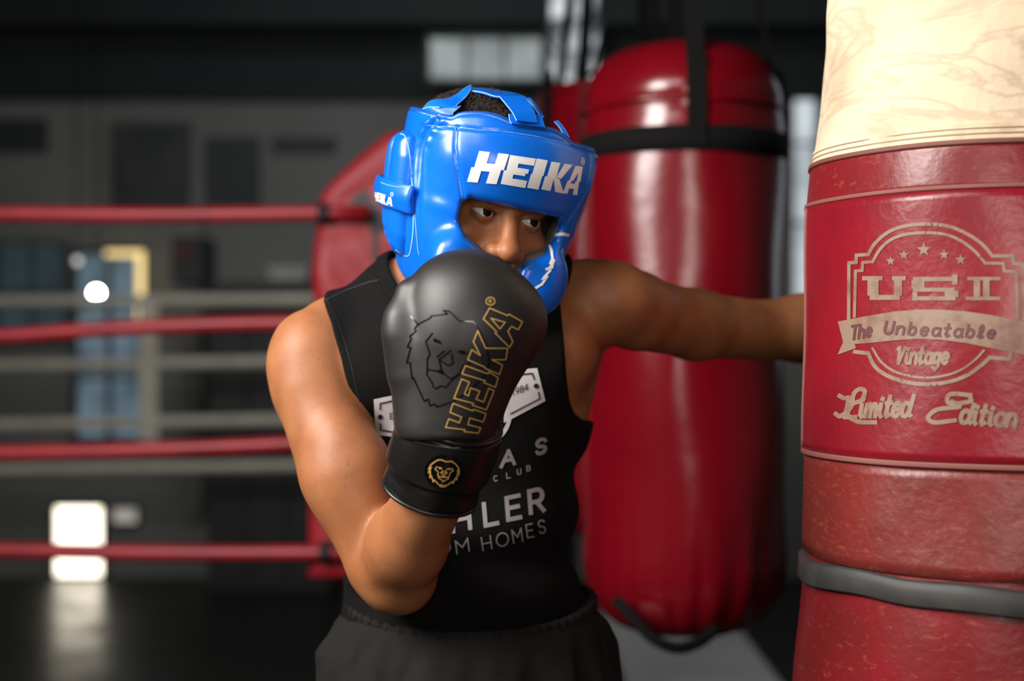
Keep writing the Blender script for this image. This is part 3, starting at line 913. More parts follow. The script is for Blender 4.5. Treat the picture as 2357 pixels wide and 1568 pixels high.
# ------------------------------------------------------------------ the boxer: body
m_skin = mat('brown_skin', (0.335, 0.130, 0.051), 0.53, col2=(0.255, 0.089, 0.032), nscale=19, nlo=.4, nhi=.7, sss=.06, spec=.42,
             bumps=[('noise', 420, .22, .0006), ('noise', 130, .10, .0012), ('noise', 40, .08, .003)])
# faint freckles / old marks
nt = m_skin.node_tree; bs = nt.nodes['Principled BSDF']
tc = nt.nodes.new('ShaderNodeTexCoord'); vz = nt.nodes.new('ShaderNodeTexVoronoi'); vz.inputs['Scale'].default_value = 85
nt.links.new(tc.outputs['Object'], vz.inputs['Vector'])
rr = nt.nodes.new('ShaderNodeMapRange'); rr.inputs['From Min'].default_value = .05; rr.inputs['From Max'].default_value = .14; rr.inputs['To Min'].default_value = .5; rr.inputs['To Max'].default_value = 0
nt.links.new(vz.outputs['Distance'], rr.inputs['Value'])
n2 = nt.nodes.new('ShaderNodeTexNoise'); n2.inputs['Scale'].default_value = 9
nt.links.new(tc.outputs['Object'], n2.inputs['Vector'])
r2 = nt.nodes.new('ShaderNodeMapRange'); r2.inputs['From Min'].default_value = .50; r2.inputs['From Max'].default_value = .66
nt.links.new(n2.outputs['Fac'], r2.inputs['Value'])
ml = nt.nodes.new('ShaderNodeMath'); ml.operation = 'MULTIPLY'
nt.links.new(rr.outputs['Result'], ml.inputs[0]); nt.links.new(r2.outputs['Result'], ml.inputs[1])
mx = nt.nodes.new('ShaderNodeMix'); mx.data_type = 'RGBA'; mx.inputs['B'].default_value = (.10, .035, .014, 1)
old = bs.inputs['Base Color'].links[0].from_socket
nt.links.new(old, mx.inputs['A']); nt.links.new(ml.outputs[0], mx.inputs['Factor']); nt.links.new(mx.outputs['Result'], bs.inputs['Base Color'])

# head frame: x to his left, y backwards, z up, origin between the temples at eye level
YAW, PIT, ROL = math.radians(22), math.radians(12), math.radians(9.5)
HR = RZ(YAW) @ RX(PIT) @ RY(ROL)
EYEM = P(1172, 502, 1.72)
HO = EYEM - HR @ np.array([0, -.085, 0])
def hw(v): return np.asarray(v) @ HR.T + HO
def hl(p): return (p - HO) @ HR

WRL = np.array([.600, 2.10, 1.318])          # left wrist, behind the worn bag
def torso(p):
    k = .035
    d = ell(p, P(1075, 860, 1.87), (.158, .105, .165))
    d = smin(d, ell(p, P(1065, 1130, 1.865), (.140, .098, .22)), k)
    d = smin(d, ell(p, P(1062, 1440, 1.87), (.150, .105, .13)), k)
    d = smin(d, rc(p, P(930, 693, 1.86), P(772, 768, 1.84), .045, .045), k)
    d = smin(d, rc(p, P(1080, 660, 1.88), P(930, 693, 1.86), .05, .045), k)
    d = smin(d, rc(p, P(1080, 660, 1.88), P(1330, 685, 1.88), .05, .045), k)
    d = smin(d, rc(p, P(850, 880, 1.88), P(900, 1080, 1.88), .05, .045), k)
    d = smin(d, rc(p, P(1332, 780, 1.89), P(1288, 1010, 1.88), .036, .030), .02)
    d = smin(d, ell(p, P(1262, 800, 1.83), (.066, .06, .06)), .03)
    d = smin(d, ell(p, P(910, 840, 1.80), (.075, .055, .065)), .03)
    return d
def shoulders(p):
    R = RY(math.radians(-12))
    d = ell(p, P(722, 856, 1.805), (.0585, .060, .078), R)
    d = smin(d, rc(p, P(772, 768, 1.84), P(736, 812, 1.815), .045, .048), .02)
    d = smin(d, rc(p, P(795, 785, 1.81), P(822, 925, 1.795), .030, .026), .012)
    e = ell(p, P(1398, 692, 1.865), (.064, .060, .053))
    e = smin(e, rc(p, P(1350, 695, 1.875), P(1460, 712, 1.90), .05, .05), .02)
    return d, e
def arms(p):
    u = rc(p, P(733, 915, 1.79), P(795, 1095, 1.755), .0520, .0530)
    u = smin(u, ell(p, P(808, 1100, 1.742), (.0475, .044, .078), RY(math.radians(-17))), .02)
    u = smin(u, rc(p, P(800, 1095, 1.755), P(878, 1295, 1.735), .053, .042), .02)
    u = smin(u, rc(p, P(878, 1295, 1.735), P(908, 1328, 1.732), .042, .0415), .01)
    f = rc(p, P(921, 1322, 1.722), P(937, 1250, 1.675), .0430, .0452)
    f = smin(f, rc(p, P(936, 1250, 1.675), P(1005, 1120, 1.595), .0455, .037), .02)
    f = smin(f, ell(p, P(908, 1250, 1.69), (.030, .038, .05), RY(math.radians(25))), .012)
    l = rc(p, P(1468, 720, 1.91), P(1600, 748, 2.0), .050, .0470)
    l = smin(l, rc(p, P(1600, 748, 2.0), P(1752, 760, 2.075), .0470, .0425), .02)
    l = smin(l, ell(p, P(1575, 735, 1.965), (.075, .04, .036), RZ(math.radians(44))), .012)
    g = rc(p, P(1752, 760, 2.075), P(1850, 756, 2.09), .042, .0475)
    g = smin(g, rc(p, P(1850, 756, 2.09), WRL, .0475, .032), .02)
    return u, f, l, g
def body(p):
    t = torso(p)
    t = smin(t, rc(p, P(1085, 690, 1.87), hw(np.array([0, .03, -.05])), .060, .056), .03)
    d, e = shoulders(p)
    u, f, l, g = arms(p)
    kf = .009 + .018 * np.clip((1.066 - p[:, 2]) / .045, 0, 1)
    right = smin(smin(d, u, .020), f, kf)
    right = right + .0006 * np.sin(70 * p[:, 0] + 31 * p[:, 2] + 1) * np.sin(44 * p[:, 2] - 25 * p[:, 0])
    left = smin(smin(e, l, .016), g, .010)
    b = smin(t, right, .016)
    return smin(b, left, .018)
def legs(p):
    d = ell(p, (-.058, 1.87, .93), (.15, .105, .12))
    for hip, knee, ank in (((-.135, 1.87, .86), (-.225, 1.74, .48), (-.25, 1.90, .10)), ((.02, 1.88, .86), (.10, 1.80, .48), (.13, 2.02, .10))):
        d = smin(d, rc(p, hip, knee, .085, .058), .03)
        d = smin(d, rc(p, knee, (np.array(knee) + np.array(ank)) / 2 + (0, .02, .06), .056, .055), .02)
        d = smin(d, rc(p, (np.array(knee) + np.array(ank)) / 2 + (0, .02, .06), ank, .055, .038), .02)
    return d

def headf(q):
    """head in its own frame"""
    x, y, z = q[:, 0], q[:, 1], q[:, 2]
    m = q.copy(); m[:, 0] = np.abs(x)
    d = ell(q, (0, .012, .042), (.074, .096, .084))
    d = smin(d, ell(q, (0, -.018, -.022), (.064, .070, .088)), .03)
    d = smin(d, ell(q, (0, -.038, -.078), (.048, .046, .036)), .025)
    d = smin(d, ell(q, (0, -.078, -.108), (.022, .018, .018)), .02)
    d = smin(d, rc(m, (.0, -.088, .020), (.042, -.076, .021), .011, .012), .014)
    d = smin(d, ell(m, (.047, -.062, -.028), (.020, .022, .016)), .018)
    d = smin(d, ell(q, (0, -.072, -.068), (.036, .030, .032)), .02)
    d = smax(d, -ell(m, (.034, -.094, .001), (.019, .013, .011)), .012)
    # lids
    ec = np.array([.0315, -.0755, .0])
    lid = np.linalg.norm(m - ec, axis=1) - .0143
    lid = np.maximum(lid, 0 * lid + (m[:, 1] - ec[1] - .004))
    d = smin(d, lid, .004)
    # nose
    nb = rc(q, (0, -.086, .010), (0, -.1055, -.032), .0085, .0112)
    nb = smin(nb, ell(q, (0, -.1100, -.0390), (.0138, .0135, .0120)), .008)
    nb = smin(nb, ell(m, (.0155, -.0975, -.0425), (.0095, .0120, .0095)), .006)
    d = smin(d, nb, .009)
    d = smax(d, -ell(m, (.0085, -.1030, -.0520), (.0050, .0075, .0045)), .003)
    # lips
    d = smin(d, rc(m, (.0, -.1015, -.0725), (.021, -.092, -.0765), .0066, .0035), .006)
    d = smin(d, rc(m, (.0, -.1000, -.0845), (.019, -.092, -.0785), .0075, .0040), .006)
    # nasolabial
    # almond opening of the lids, tilted a little
    dx = m[:, 0] - ec[0]; dz = z - ec[2] - .0008 - dx * .08
    w_, h_ = .0150, .0049
    rho = (w_ * w_ + h_ * h_) / (2 * h_); kk = rho - h_
    al = np.maximum(np.hypot(dx, dz + kk) - rho, np.hypot(dx, dz - kk * 1.0) - rho)
    al = np.maximum(al, dz - .0036 + 8 * dx * dx)
    cut = np.maximum(al, m[:, 1] - ec[1] - .002)
    d = smax(d, -cut, .0012)
    # upper lid crease
    cr = np.abs(np.hypot(dx, dz + kk) - rho - .0035)
    d = d + .0006 * np.exp(-(cr / .0009) ** 2) * (np.abs(dx) < .013) * (m[:, 1] < -.07)
    return d
def head_full(q):
    d = headf(q)
    return smin(d, rc(q, (0, .03, -.04), (0, .045, -.13), .056, .058), .02)

V1, Q1 = sdf_mesh(body, (-.36, 1.50, .86), (.68, 2.20, 1.49), .0042)
V2, Q2 = sdf_mesh(head_full, (-.085, -.135, -.135), (.085, .115, .135), .0015)
V3, Q3 = sdf_mesh(legs, (-.34, 1.6, .04), (.24, 2.12, 1.0), .012)
VB = np.vstack([V1, hw(V2), V3])
QB = np.vstack([Q1, Q2 + len(V1), Q3 + len(V1) + len(V2)])
person = thing('person', (-.06, 1.87, 0), 'boxer in black sleeveless shirt and dark shorts, one arm reaching behind the worn bag', 'person')
bodyo = meshobj('body', VB, QB, m_skin, person)

# eyes
m_eye = mat('eye_white', (.80, .75, .72), .12, col2=(.74, .67, .63), nscale=90, coat=.6)
m_iris = mat('dark_brown_iris', (.006, .004, .003), .5, col2=(.010, .006, .004), nscale=400, spec=.15)
GAZE = np.array([math.sin(math.radians(31)), -math.cos(math.radians(31)), -.02]); GAZE /= np.linalg.norm(GAZE)
for sx in (-1, 1):
    c = hw(np.array([sx * .0315, -.0755, .0]))
    mb = MB(); r = .0126
    up = np.array([0, 0, 1.0]); a1 = np.cross(GAZE, up); a1 /= np.linalg.norm(a1); a2 = np.cross(a1, GAZE)
    def cap(t0, t1, n, rr):
        v = []; f = []
        for t in np.linspace(t0, t1, n):
            for k in range(28):
                a = 2 * PI * k / 28
                v.append(c + rr * (math.cos(t) * GAZE + math.sin(t) * (math.cos(a) * a1 + math.sin(a) * a2)))
        for i in range(n - 1):
            for k in range(28):
                f.append((i * 28 + k, (i + 1) * 28 + k, (i + 1) * 28 + (k + 1) % 28, i * 28 + (k + 1) % 28))
        mm = MB(); mm.add(v, f); return mm
    e_ = cap(.0, PI - .02, 30, r).build('eye', m_eye, person)
    cap(.002, .53, 8, r + .0003).build('iris', m_iris, e_)

# hair: short tight curls
m_hair = mat('black_hair', (.012, .008, .006), .6, bumps=[('noise', 300, .6, .004)])
m_curl = mat('black_brown_curl', (.022, .013, .008), .45)
def hairf(q):
    d = ell(q, (-.014, .018, .052), (.097, .109, .0915))
    s = np.sin(q[:, 0] * 420) * np.sin(q[:, 1] * 390 + 1) * np.sin(q[:, 2] * 410 + 2)
    return np.maximum(d + .0014 * s, .06 - q[:, 2])
Vh, Qh = sdf_mesh(hairf, (-.12, -.105, .05), (.1, .14, .16), .0025)
hair = meshobj('hair', hw(Vh), Qh, m_hair, person)
hair['kind'] = 'stuff'
cv = []; cf = []
n_c = 9000
for _ in range(n_c):
    while True:
        d = rng.normal(size=3); d /= np.linalg.norm(d)
        if d[2] > .12: break
    c0 = np.array([-.014, .018, .052]) + d * np.array([.097, .109, .0915]) * (1 + rng.uniform(-.01, .045))
    if c0[2] < .085: continue
    ax = d + rng.normal(size=3) * .6; ax /= np.linalg.norm(ax)
    u = np.cross(ax, rng.normal(size=3)); u /= np.linalg.norm(u); v = np.cross(ax, u)
    r = rng.uniform(.0010, .0022); tw = rng.uniform(1.2, 2.2); hgt = rng.uniform(.001, .004)
    n0 = len(cv)
    for i in range(9):
        t = i / 8
        a = 2 * PI * tw * t
        pt = c0 + r * (math.cos(a) * u + math.sin(a) * v) + ax * hgt * t
        er = math.cos(a) * u + math.sin(a) * v
        cv += [pt + er * .00022, pt - er * .00022, pt + ax * .0004]
    for i in range(8):
        for k in range(3):
            k2 = (k + 1) % 3
            cf.append((n0 + i * 3 + k, n0 + i * 3 + k2, n0 + i * 3 + 3 + k2, n0 + i * 3 + 3 + k))
cu = meshobj('curls', hw(np.array(cv)), np.array(cf), m_curl, hair)
cu['kind'] = 'stuff'
# eyelashes
for sx in (-1, 1):
    mb = MB()
    for t in np.linspace(-1, 1, 34):
        x = t * .0140
        zu = .0008 + x * sx * sx * .08 + .0049 * (1 - t * t)
        yb = -.0755 - math.sqrt(max(1e-6, .0146 ** 2 - x * x - .003 ** 2))
        p0 = np.array([sx * (.0315 + x), yb + .0002, zu + .0002])
        p1 = p0 + np.array([sx * t * .0015, -.0030, .0004]); p2 = p1 + np.array([sx * t * .0012, -.0014, .0018])
        mb.tube(hw(np.array([p0, p1, p2])), [.00022, .00016, .00006], 4, False)
    mb.build('eyelashes', m_hair, person)['kind'] = 'stuff'

# ------------------------------------------------------------------ clothes
m_shirt = mat('black_cotton', (.0034, .0032, .0031), .9, spec=.15, bumps=[('noise', 500, .15, .0006), ('noise', 22, .18, .006)])
ARM_L = [tuple(P(x, y, 1.80)[[0, 2]]) for x, y in [(736, 540), (742, 692), (768, 745), (793, 820), (812, 900), (822, 955), (834, 990), (400, 1010), (400, 540)]]
ARM_R = [tuple(P(x, y, 1.83)[[0, 2]]) for x, y in [(1280, 480), (1284, 640), (1292, 760), (1300, 860), (1309, 920), (1322, 952), (1345, 970), (1370, 975), (1700, 990), (1700, 480)]]
NECK = P(1090, 585, 1.83)
def folds(p):
    x, y, z = p[:, 0], p[:, 1], p[:, 2]
    m = np.exp(-((z - 1.02) / .09) ** 2)
    f = .0055 * np.sin(60 * (z - .55 * x - .05) + 3 * np.sin(9 * x)) * m
    f += .0030 * np.sin(45 * (x + .35 * z) + 2) * np.exp(-((z - 1.30) / .12) ** 2) * np.exp(-((x + .19) / .07) ** 2)
    f += .0020 * np.sin(38 * (z + .8 * x)) * np.exp(-((z - 1.15) / .08) ** 2)
    return f
def shirt_base(p):
    t = torso(p)
    d, e = shoulders(p)
    t = smin(smin(t, d, .016), e, .018)
    x, z = p[:, 0], p[:, 2]
    t = t - .0065 - .006 * np.exp(-((z - 1.0) / .12) ** 2)
    return t + folds(p)
def shirt(p):
    d = shirt_base(p)
    al = poly2(p[:, 0], p[:, 2], ARM_L); ar = poly2(p[:, 0], p[:, 2], ARM_R)
    d = smax(d, -al, .004); d = smax(d, -ar, .004)
    d = smax(d, -(np.linalg.norm(p - NECK, axis=1) - .112), .004)
    return smax(d, .915 - p[:, 2], .004)
VS, QS = sdf_mesh(shirt, (-.30, 1.70, .90), (.14, 2.03, 1.44), .0036)
so = meshobj('tank_top', VS, QS, m_shirt, person)
so['label'] = 'black sleeveless cotton shirt with grey printed lettering'
def collar(p):
    d = np.abs(shirt_base(p) - .0005) - .0032
    s = np.abs(np.linalg.norm(p - NECK, axis=1) - .119) - .010
    return smax(d, s, .004)
Vc, Qc = sdf_mesh(collar, (-.20, 1.70, 1.26), (.12, 2.0, 1.45), .0034)
meshobj('collar', Vc, Qc, m_shirt, so)
m_thread = mat('dark_thread', (.008, .008, .008), .8)
sb_ = bvh_of(VS, QS)
pr = Print(sb_, .0009, 6)
pr.dashes([(752, 690), (778, 745), (803, 820), (822, 900), (832, 950)], 1.6, 3, 2)
pr.stroke([(738, 697), (800, 668), (850, 650), (895, 640)], 2.4)
pr.build('armhole_stitching', m_thread, so)['kind'] = 'stuff'

m_short = mat('charcoal_shorts_cloth', (.0100, .0091, .0083), .9, spec=.2, bumps=[('noise', 400, .12, .0006), ('noise', 16, .2, .01)])
sa = spl([.50, .80, .86, .90, .93, .955, .97], [.21, .195, .192, .188, .178, .157, .153], sm=.012)
sbp = spl([.50, .80, .86, .90, .93, .955, .97], [.15, .14, .138, .134, .126, .1155, .113], sm=.012)
SX, SY = -.054, 1.868
def wz(th): return .010 * np.cos(th) ** 2 + .016 * np.sin(th) - .004
def shorts(p):
    x = p[:, 0] - SX; y = p[:, 1] - SY; z = p[:, 2]
    a = sa(z); b = sbp(z)
    th = np.arctan2(y / b, x / a)
    r = np.hypot(x / a, y / b)
    d = (r - 1) * .14
    zo = z; z = z - wz(th); ramp = np.clip((.945 - z) / .05, 0, 1)
    fo = .0042 * np.sin(17 * th + 2.2 * np.sin(2 * th) + 14 * (z - .9) * np.sin(3 * th)) + .003 * np.sin(31 * th + 1.7) * np.exp(-((z - .925) / .018) ** 2)
    fo += .005 * np.sin(6 * th + 18 * (z - .9))
    fo += .007 * np.exp(-((th + 2.75) / .25) ** 2) * np.exp(-((z - .90) / .03) ** 2) - .006 * np.exp(-((th + 2.45 - 2.5 * (z - .9)) / .05) ** 2) - .005 * np.exp(-((th + 2.0 - 1.5 * (z - .9)) / .04) ** 2) - .005 * np.exp(-((th + .75 + 3 * (z - .9)) / .06) ** 2)
    d = d - fo * ramp
    d = np.maximum(d, z - .955)
    z = zo
    d = np.maximum(d, .76 - z)
    L = rc(p, (-.135, 1.86, .82), (-.205, 1.79, .52), .115, .120) - .005 * np.sin(11 * np.arctan2(p[:, 1] - 1.8, p[:, 0] + .17))
    R = rc(p, (.02, 1.88, .82), (.085, 1.83, .52), .115, .120) - .005 * np.sin(11 * np.arctan2(p[:, 1] - 1.8, p[:, 0] - .05))
    d = smin(d, smin(L, R, .02), .03)
    d = np.maximum(d, z - .955 - wz(th))
    return np.maximum(d, .54 - z)
VH, QH = sdf_mesh(shorts, (-.36, 1.60, .52), (.24, 2.08, .97), .006)
sh = meshobj('shorts', VH, QH, m_short, person)
sh['label'] = 'charcoal cloth shorts with gathered waistband'
mb = MB()
v = []; f = []
n = 360
prof = [(-.004, .960), (.004, .9605), (.0062, .956), (.0052, .949), (.0062, .943), (.0052, .936), (.0060, .930), (.004, .926), (-.006, .925)]
for (o_, z) in prof:
    for k in range(n):
        a = 2 * PI * k / n
        g = .0016 * math.sin(58 * a + 1.5 * math.sin(7 * a)) + .0008 * math.sin(97 * a)
        v.append((SX + (.1590 + o_ + g) * math.cos(a), SY + (.1180 + o_ + g) * math.sin(a), z + float(wz(a)) + .0012 * math.sin(3 * a)))
for i in range(len(prof) - 1):
    for k in range(n):
        f.append((i * n + k, (i + 1) * n + k, (i + 1) * n + (k + 1) % n, i * n + (k + 1) % n))
mb.add(v, f); mb.build('waistband', m_short, sh)

# shoes carry the figure (below the frame)
m_shoe = mat('black_shoe', (.015, .015, .016), .5, bumps=[('noise', 60, .1, .002)])
for c, ya in (((-.25, 1.87), .1), ((.13, 1.99), -.15)):
    def shoe(p, c=c):
        d = ell(p, (c[0], c[1] - .06, .045), (.048, .125, .045))
        d = smin(d, rc(p, (c[0], c[1] + .03, .06), (c[0], c[1] + .035, .13), .045, .046), .03)
        return smax(d, .0 - p[:, 2] + .002, .004)
    a_, b_ = sdf_mesh(shoe, (c[0] - .07, c[1] - .2, -.01), (c[0] + .07, c[1] + .12, .2), .01)
    meshobj('shoe', a_, b_, m_shoe, person)

# ------------------------------------------------------------------ headgear
m_blue = mat('blue_leather', (.003, .130, .64), .27, col2=(.003, .115, .58), nscale=9, bumps=[('noise', 160, .05, .001), ('noise', 26, .10, .006)], spec=.5)
m_blue_d = mat('blue_piping', (.004, .075, .36), .36)
m_line = mat('grey_suede_lining', (.085, .076, .072), .9, bumps=[('noise', 500, .3, .0008)])
m_white_p = mat('white_print', (.80, .79, .78), .45)
m_thread_b = mat('pale_blue_thread', (.22, .45, .80), .6)
fa = spl([-.16, -.13, -.10, -.06, -.02, .02, .06, .09, .115, .14], [.066, .074, .088, .100, .107, .1125, .1155, .1170, .1165, .112], sm=.05)
fb = spl([-.16, -.13, -.10, -.06, -.02, .02, .06, .09, .115, .14], [.098, .106, .111, .113, .114, .118, .121, .118, .109, .095], sm=.05)
fk = spl([-.16, -.13, -.10, -.06, -.02, .02, .06, .09, .115, .14], [.085, .092, .10, .11, .119, .126, .130, .132, .132, .126], sm=.05)
OPEN = [(.060, .0135), (.066, .004), (.065, -.014), (.055, -.031), (.034, -.043), (.023, -.052), (.0195, -.070), (.0195, -.18)]
OPEN = OPEN + [(-x, z) for x, z in OPEN[::-1]]
def hg_out(q):
    x, y, z = q[:, 0], q[:, 1], q[:, 2]
    a = fa(z); b = np.where(y < 0, fb(z), fk(z))
    n = 2.25
    r = ((np.abs(x) / a) ** n + (np.abs(y) / b) ** n) ** (1 / n)
    return (r - 1) * .115
def zh(pts): return [(840 + x / 2.9589, 170 + y / 2.9589) for x, y in pts]
def surf(px, py, lift=.006):
    """where a line traced in the photograph lies on the headgear: (angle round the head, height)"""
    o = hl(CAM[None])[0]; dv = hl((P(px, py, 1.0) - CAM + CAM)[None])[0] - o
    dv /= np.linalg.norm(dv)
    t = np.linspace(1.4, 2.1, 1401)
    q = o + dv * t[:, None]
    g = hg_out(q) - lift
    i = np.argmax(g < 0) if (g < 0).any() else int(np.argmin(g))
    q = q[i]
    return math.atan2(q[0], -q[1]), q[2]
def traced(pts, smooth=1):
    tz = sorted(surf(x, y) for x, y in crom(zh(pts), 6))
    th = np.array([a for a, _ in tz]); z = np.array([b for _, b in tz])
    return th, z
_rt, _rz = traced([(262, 228), (320, 240), (400, 258), (500, 284), (570, 298), (606, 280), (640, 270), (700, 268), (800, 272), (900, 292), (1000, 335), (1100, 360), (1200, 376), (1280, 388), (1340, 410), (1400, 448), (1450, 492)])
_st, _sz = traced([(425, 350), (520, 358), (620, 362), (760, 380), (900, 390), (1050, 408), (1200, 435), (1340, 468)])
_ct, _cz = zip(*[surf(x, y) for x, y in crom(zh([(470, 300), (420, 355), (380, 430), (356, 530), (348, 700), (350, 900), (352, 1100)]), 4)])
_vt, _vz = zip(*[surf(x, y) for x, y in zh([(615, 370), (615, 470), (628, 600), (645, 740), (662, 850)])])
print('RIM', _rt.min(), _rt.max(), _rz.min(), _rz.max(), 'SEAM', _st.min(), _st.max(), _sz.min(), _sz.max(), 'V', _vt)
def ztop(q):
    th = np.arctan2(q[:, 0], -q[:, 1])           # 0 at the forehead
    return np.interp(th, np.concatenate([[-PI], _rt, [PI]]), np.concatenate([[(_rz[0] + _rz[-1]) / 2], _rz, [(_rz[0] + _rz[-1]) / 2]]))
def zseam(q):
    th = np.arctan2(q[:, 0], -q[:, 1])
    return np.where(th < _st[0], 1.0, np.interp(th, _st, _sz))
def zbot(q):
    th = np.abs(np.arctan2(q[:, 0], -q[:, 1]))
    return -.130 + .022 * np.clip((th - .7) / .8, 0, 1) + .02 * np.clip((th - 1.6) / .8, 0, 1)
def hg_shell(q):
    x, y, z = q[:, 0], q[:, 1], q[:, 2]
    m = q.copy(); m[:, 0] = np.abs(x)
    d = hg_out(q)
    # padded forehead bolster and cheek bolsters
    d = d - .007 * np.exp(-((z - .060) / .036) ** 2) * np.clip((-y - .02) / .07, 0, 1)
    d = smin(d, ell(m, (.055, -.094, -.070), (.034, .0235, .044), None), .014)
    d = d - .004 * np.exp(-((z + .02) / .05) ** 2) * np.exp(-((np.abs(x) - .095) / .03) ** 2) * (y < 0)
    # seams: vertical line each side of the forehead panel, horizontal line under the rim
    th = np.arctan2(np.abs(x), -y)
    tv = np.interp(z, _vz[::-1], _vt[::-1])
    ts = np.arctan2(x, -y)
    g = np.minimum(np.abs(ts - tv), np.abs(ts + tv)) * .12
    zs = zseam(q)
    d = d + .0022 * np.exp(-(g / .0022) ** 2) * (z > .005) * (z < zs)
    d = d + .0020 * np.exp(-((z - zs) / .0022) ** 2)
    tcx = np.interp(z, _cz[::-1], _ct[::-1])
    gc = np.minimum(np.abs(ts - tcx), np.abs(ts + tcx)) * .12
    fz = np.clip((z + .05) / .08, .35, 1)
    d = d + .0045 * np.exp(-(gc / .0050) ** 2) * fz - .0018 * np.exp(-((gc - .011) / .005) ** 2) * fz
    d = d + .0008 * np.sin(430 * (z + .35 * y) + 5 * np.sin(70 * y)) * np.exp(-((gc - .016) / .012) ** 2) * np.clip((z - .05) / .03, 0, 1)
    # leather creases
    d = d + .0009 * np.sin(95 * x + 60 * y + 4 * np.sin(60 * z)) * np.exp(-((z + .01) / .03) ** 2) * np.exp(-((th - .85) / .2) ** 2)
    inner = -(hg_out(q) + .020)
    s = smax(d, inner, .010)
    s = smax(s, z - ztop(q), .006)
    s = smax(s, zbot(q) - z, .012)
    op = np.maximum(poly2(x, z, OPEN), y + .03)
    s = smax(s, -op, .011)
    return s
def hg_ear(q):
    m = q.copy(); m[:, 0] = np.abs(q[:, 0])
    x, y, z = m[:, 0], m[:, 1], m[:, 2]
    o = hg_out(q)
    # pad outline on the side of the shell, in (y,z)
    pl = poly2(y, z, [(-.024, -.055), (-.027, .0), (-.026, .045), (-.016, .070), (.016, .076), (.050, .066), (.062, .03), (.062, -.04), (.045, -.066), (.005, -.080), (-.016, -.076)])
    bulge = .0195 * np.sqrt(np.clip(1 - np.clip((pl + .026) / .026, 0, 1) ** 2, 0, 1))
    d = np.maximum(np.maximum(o - bulge, -(o + .004)), pl)
    d = d + .0055 * np.exp(-((y - .018 - .10 * z * z * 4) / .0045) ** 2)
    d = d + .003 * np.exp(-((z + .055 - .3 * (y - .018)) / .003) ** 2) * (np.abs(y - .018) < .02)
    return np.maximum(d, .02 - x)
def hg_band(q):
    m = q.copy(); m[:, 0] = np.abs(q[:, 0])
    x, y, z = m[:, 0], m[:, 1], m[:, 2]
    o = hg_out(q)
    off = .0225
    d = np.abs(o - off + .015 * np.clip((-y + .01) / .055, 0, 1) ** 1.5 - .004 * np.exp(-((z + .006) / .012) ** 2)) - .0042
    d = smax(d, np.abs(z + .006) - .0175, .004)
    return smax(d, np.where(q[:, 0] < 0, -.046, .02) - y, .004)
def hg_line(q):
    x, y, z = q[:, 0], q[:, 1], q[:, 2]
    o = hg_out(q)
    d = np.maximum(o + .0125, -(o + .0285))
    m = q.copy(); m[:, 0] = np.abs(x)
    d = smin(d, ell(m, (.047, -.089, -.068), (.0265, .020, .038)), .01)
    d = np.maximum(d, z - ztop(q) + .012)
    d = np.maximum(d, zbot(q) + .008 - z)
    op = np.maximum(poly2(x, z, OPEN) + .0035 - .009 * np.clip((z + .005) / .012, 0, 1), y + .03)
    return smax(d, -op, .006)
hg = thing('headgear', hw(np.array([0, 0, -.12])), 'bright blue leather boxing headgear with white lettering worn by the boxer', 'headgear')
lo, hi = (-.155, -.165, -.145), (.155, .16, .14)
VG, QG = sdf_mesh(hg_shell, lo, hi, .0022)
VG = hw(VG)
shell = meshobj('shell', VG, QG, m_blue, hg)
VE, QE = sdf_mesh(hg_ear, lo, hi, .0022)
# left and right pads are two pieces
for sgn in (-1, 1):
    ok = (VE[QE].mean(1)[:, 0] * sgn) > 0
    qq = QE[ok]; u, inv = np.unique(qq, return_inverse=True)
    vv = relax(VE[u], inv.reshape(-1, 4), 2, .5)
    meshobj('ear_pad', hw(vv), inv.reshape(-1, 4), m_blue, hg)
    if sgn < 0: EARV, EARQ = hw(vv), inv.reshape(-1, 4)
VN, QN = sdf_mesh(hg_band, (-.17, -.06, -.04), (.17, .17, .03), .0022)
VN = hw(VN)
bandp = meshobj('back_band', VN, QN, m_blue, hg)
VL, QL = sdf_mesh(hg_line, lo, hi, .0026)
meshobj('lining', hw(VL), QL, m_line, hg)['label'] = 'dark grey suede lining'
# piping bead round the top rim
pts = []
for t in np.linspace(-PI, PI, 161):
    q = np.array([[math.sin(t), -math.cos(t), 0.0]])
    r = .1
    for _ in range(12):
        qq = np.array([[math.sin(t) * r, -math.cos(t) * r, 0]]); qq[0, 2] = ztop(qq)[0] - .001
        r = r - float(hg_out(qq)[0]) * .9
    r -= .0052
    qq = np.array([math.sin(t) * r, -math.cos(t) * r, 0]); qq[2] = ztop(qq[None])[0] - .0008
    pts.append(qq)
MB().tube(hw(np.array(pts)), .0046, 10, False).build('rim_piping', m_blue_d, hg)

# lacing straps over the crown
def ribbon(A, B, dA, name, m, parent, th=.0022, dB=None, n=6):
    """A, B: traced edges of the ribbon with a depth for each point"""
    dB = dB if dB is not None else dA
    a = crom([P(x, y, d) for (x, y), d in zip(A, dA)], n); b = crom([P(x, y, d) for (x, y), d in zip(B, dB)], n)
    mid = (a + b) / 2
    T = np.gradient(mid, axis=0); S = b - a
    N = np.cross(T, S); N /= np.linalg.norm(N, axis=1)[:, None] + 1e-9
    if N.mean(0)[1] > 0: N = -N
    v = []; f = []
    for i in range(len(a)):
        v += [a[i], b[i], b[i] - N[i] * th, a[i] - N[i] * th]
    for i in range(len(a) - 1):
        for k in range(4):
            f.append((i * 4 + k, i * 4 + (k + 1) % 4, i * 4 + 4 + (k + 1) % 4, i * 4 + 4 + k))
    f += [(3, 2, 1, 0), tuple(len(v) - 4 + k for k in range(4))]
    mb = MB(); mb.add(v, f)
    o = mb.build(name, m, parent, True, ang=40)
    # pale raw edges
    for e_ in (a, b): MB().tube(e_ - N * th * .3, .0007, 5).build('edge_binding', m_thread_b, o)
    return o
D0 = HO[1] - .016
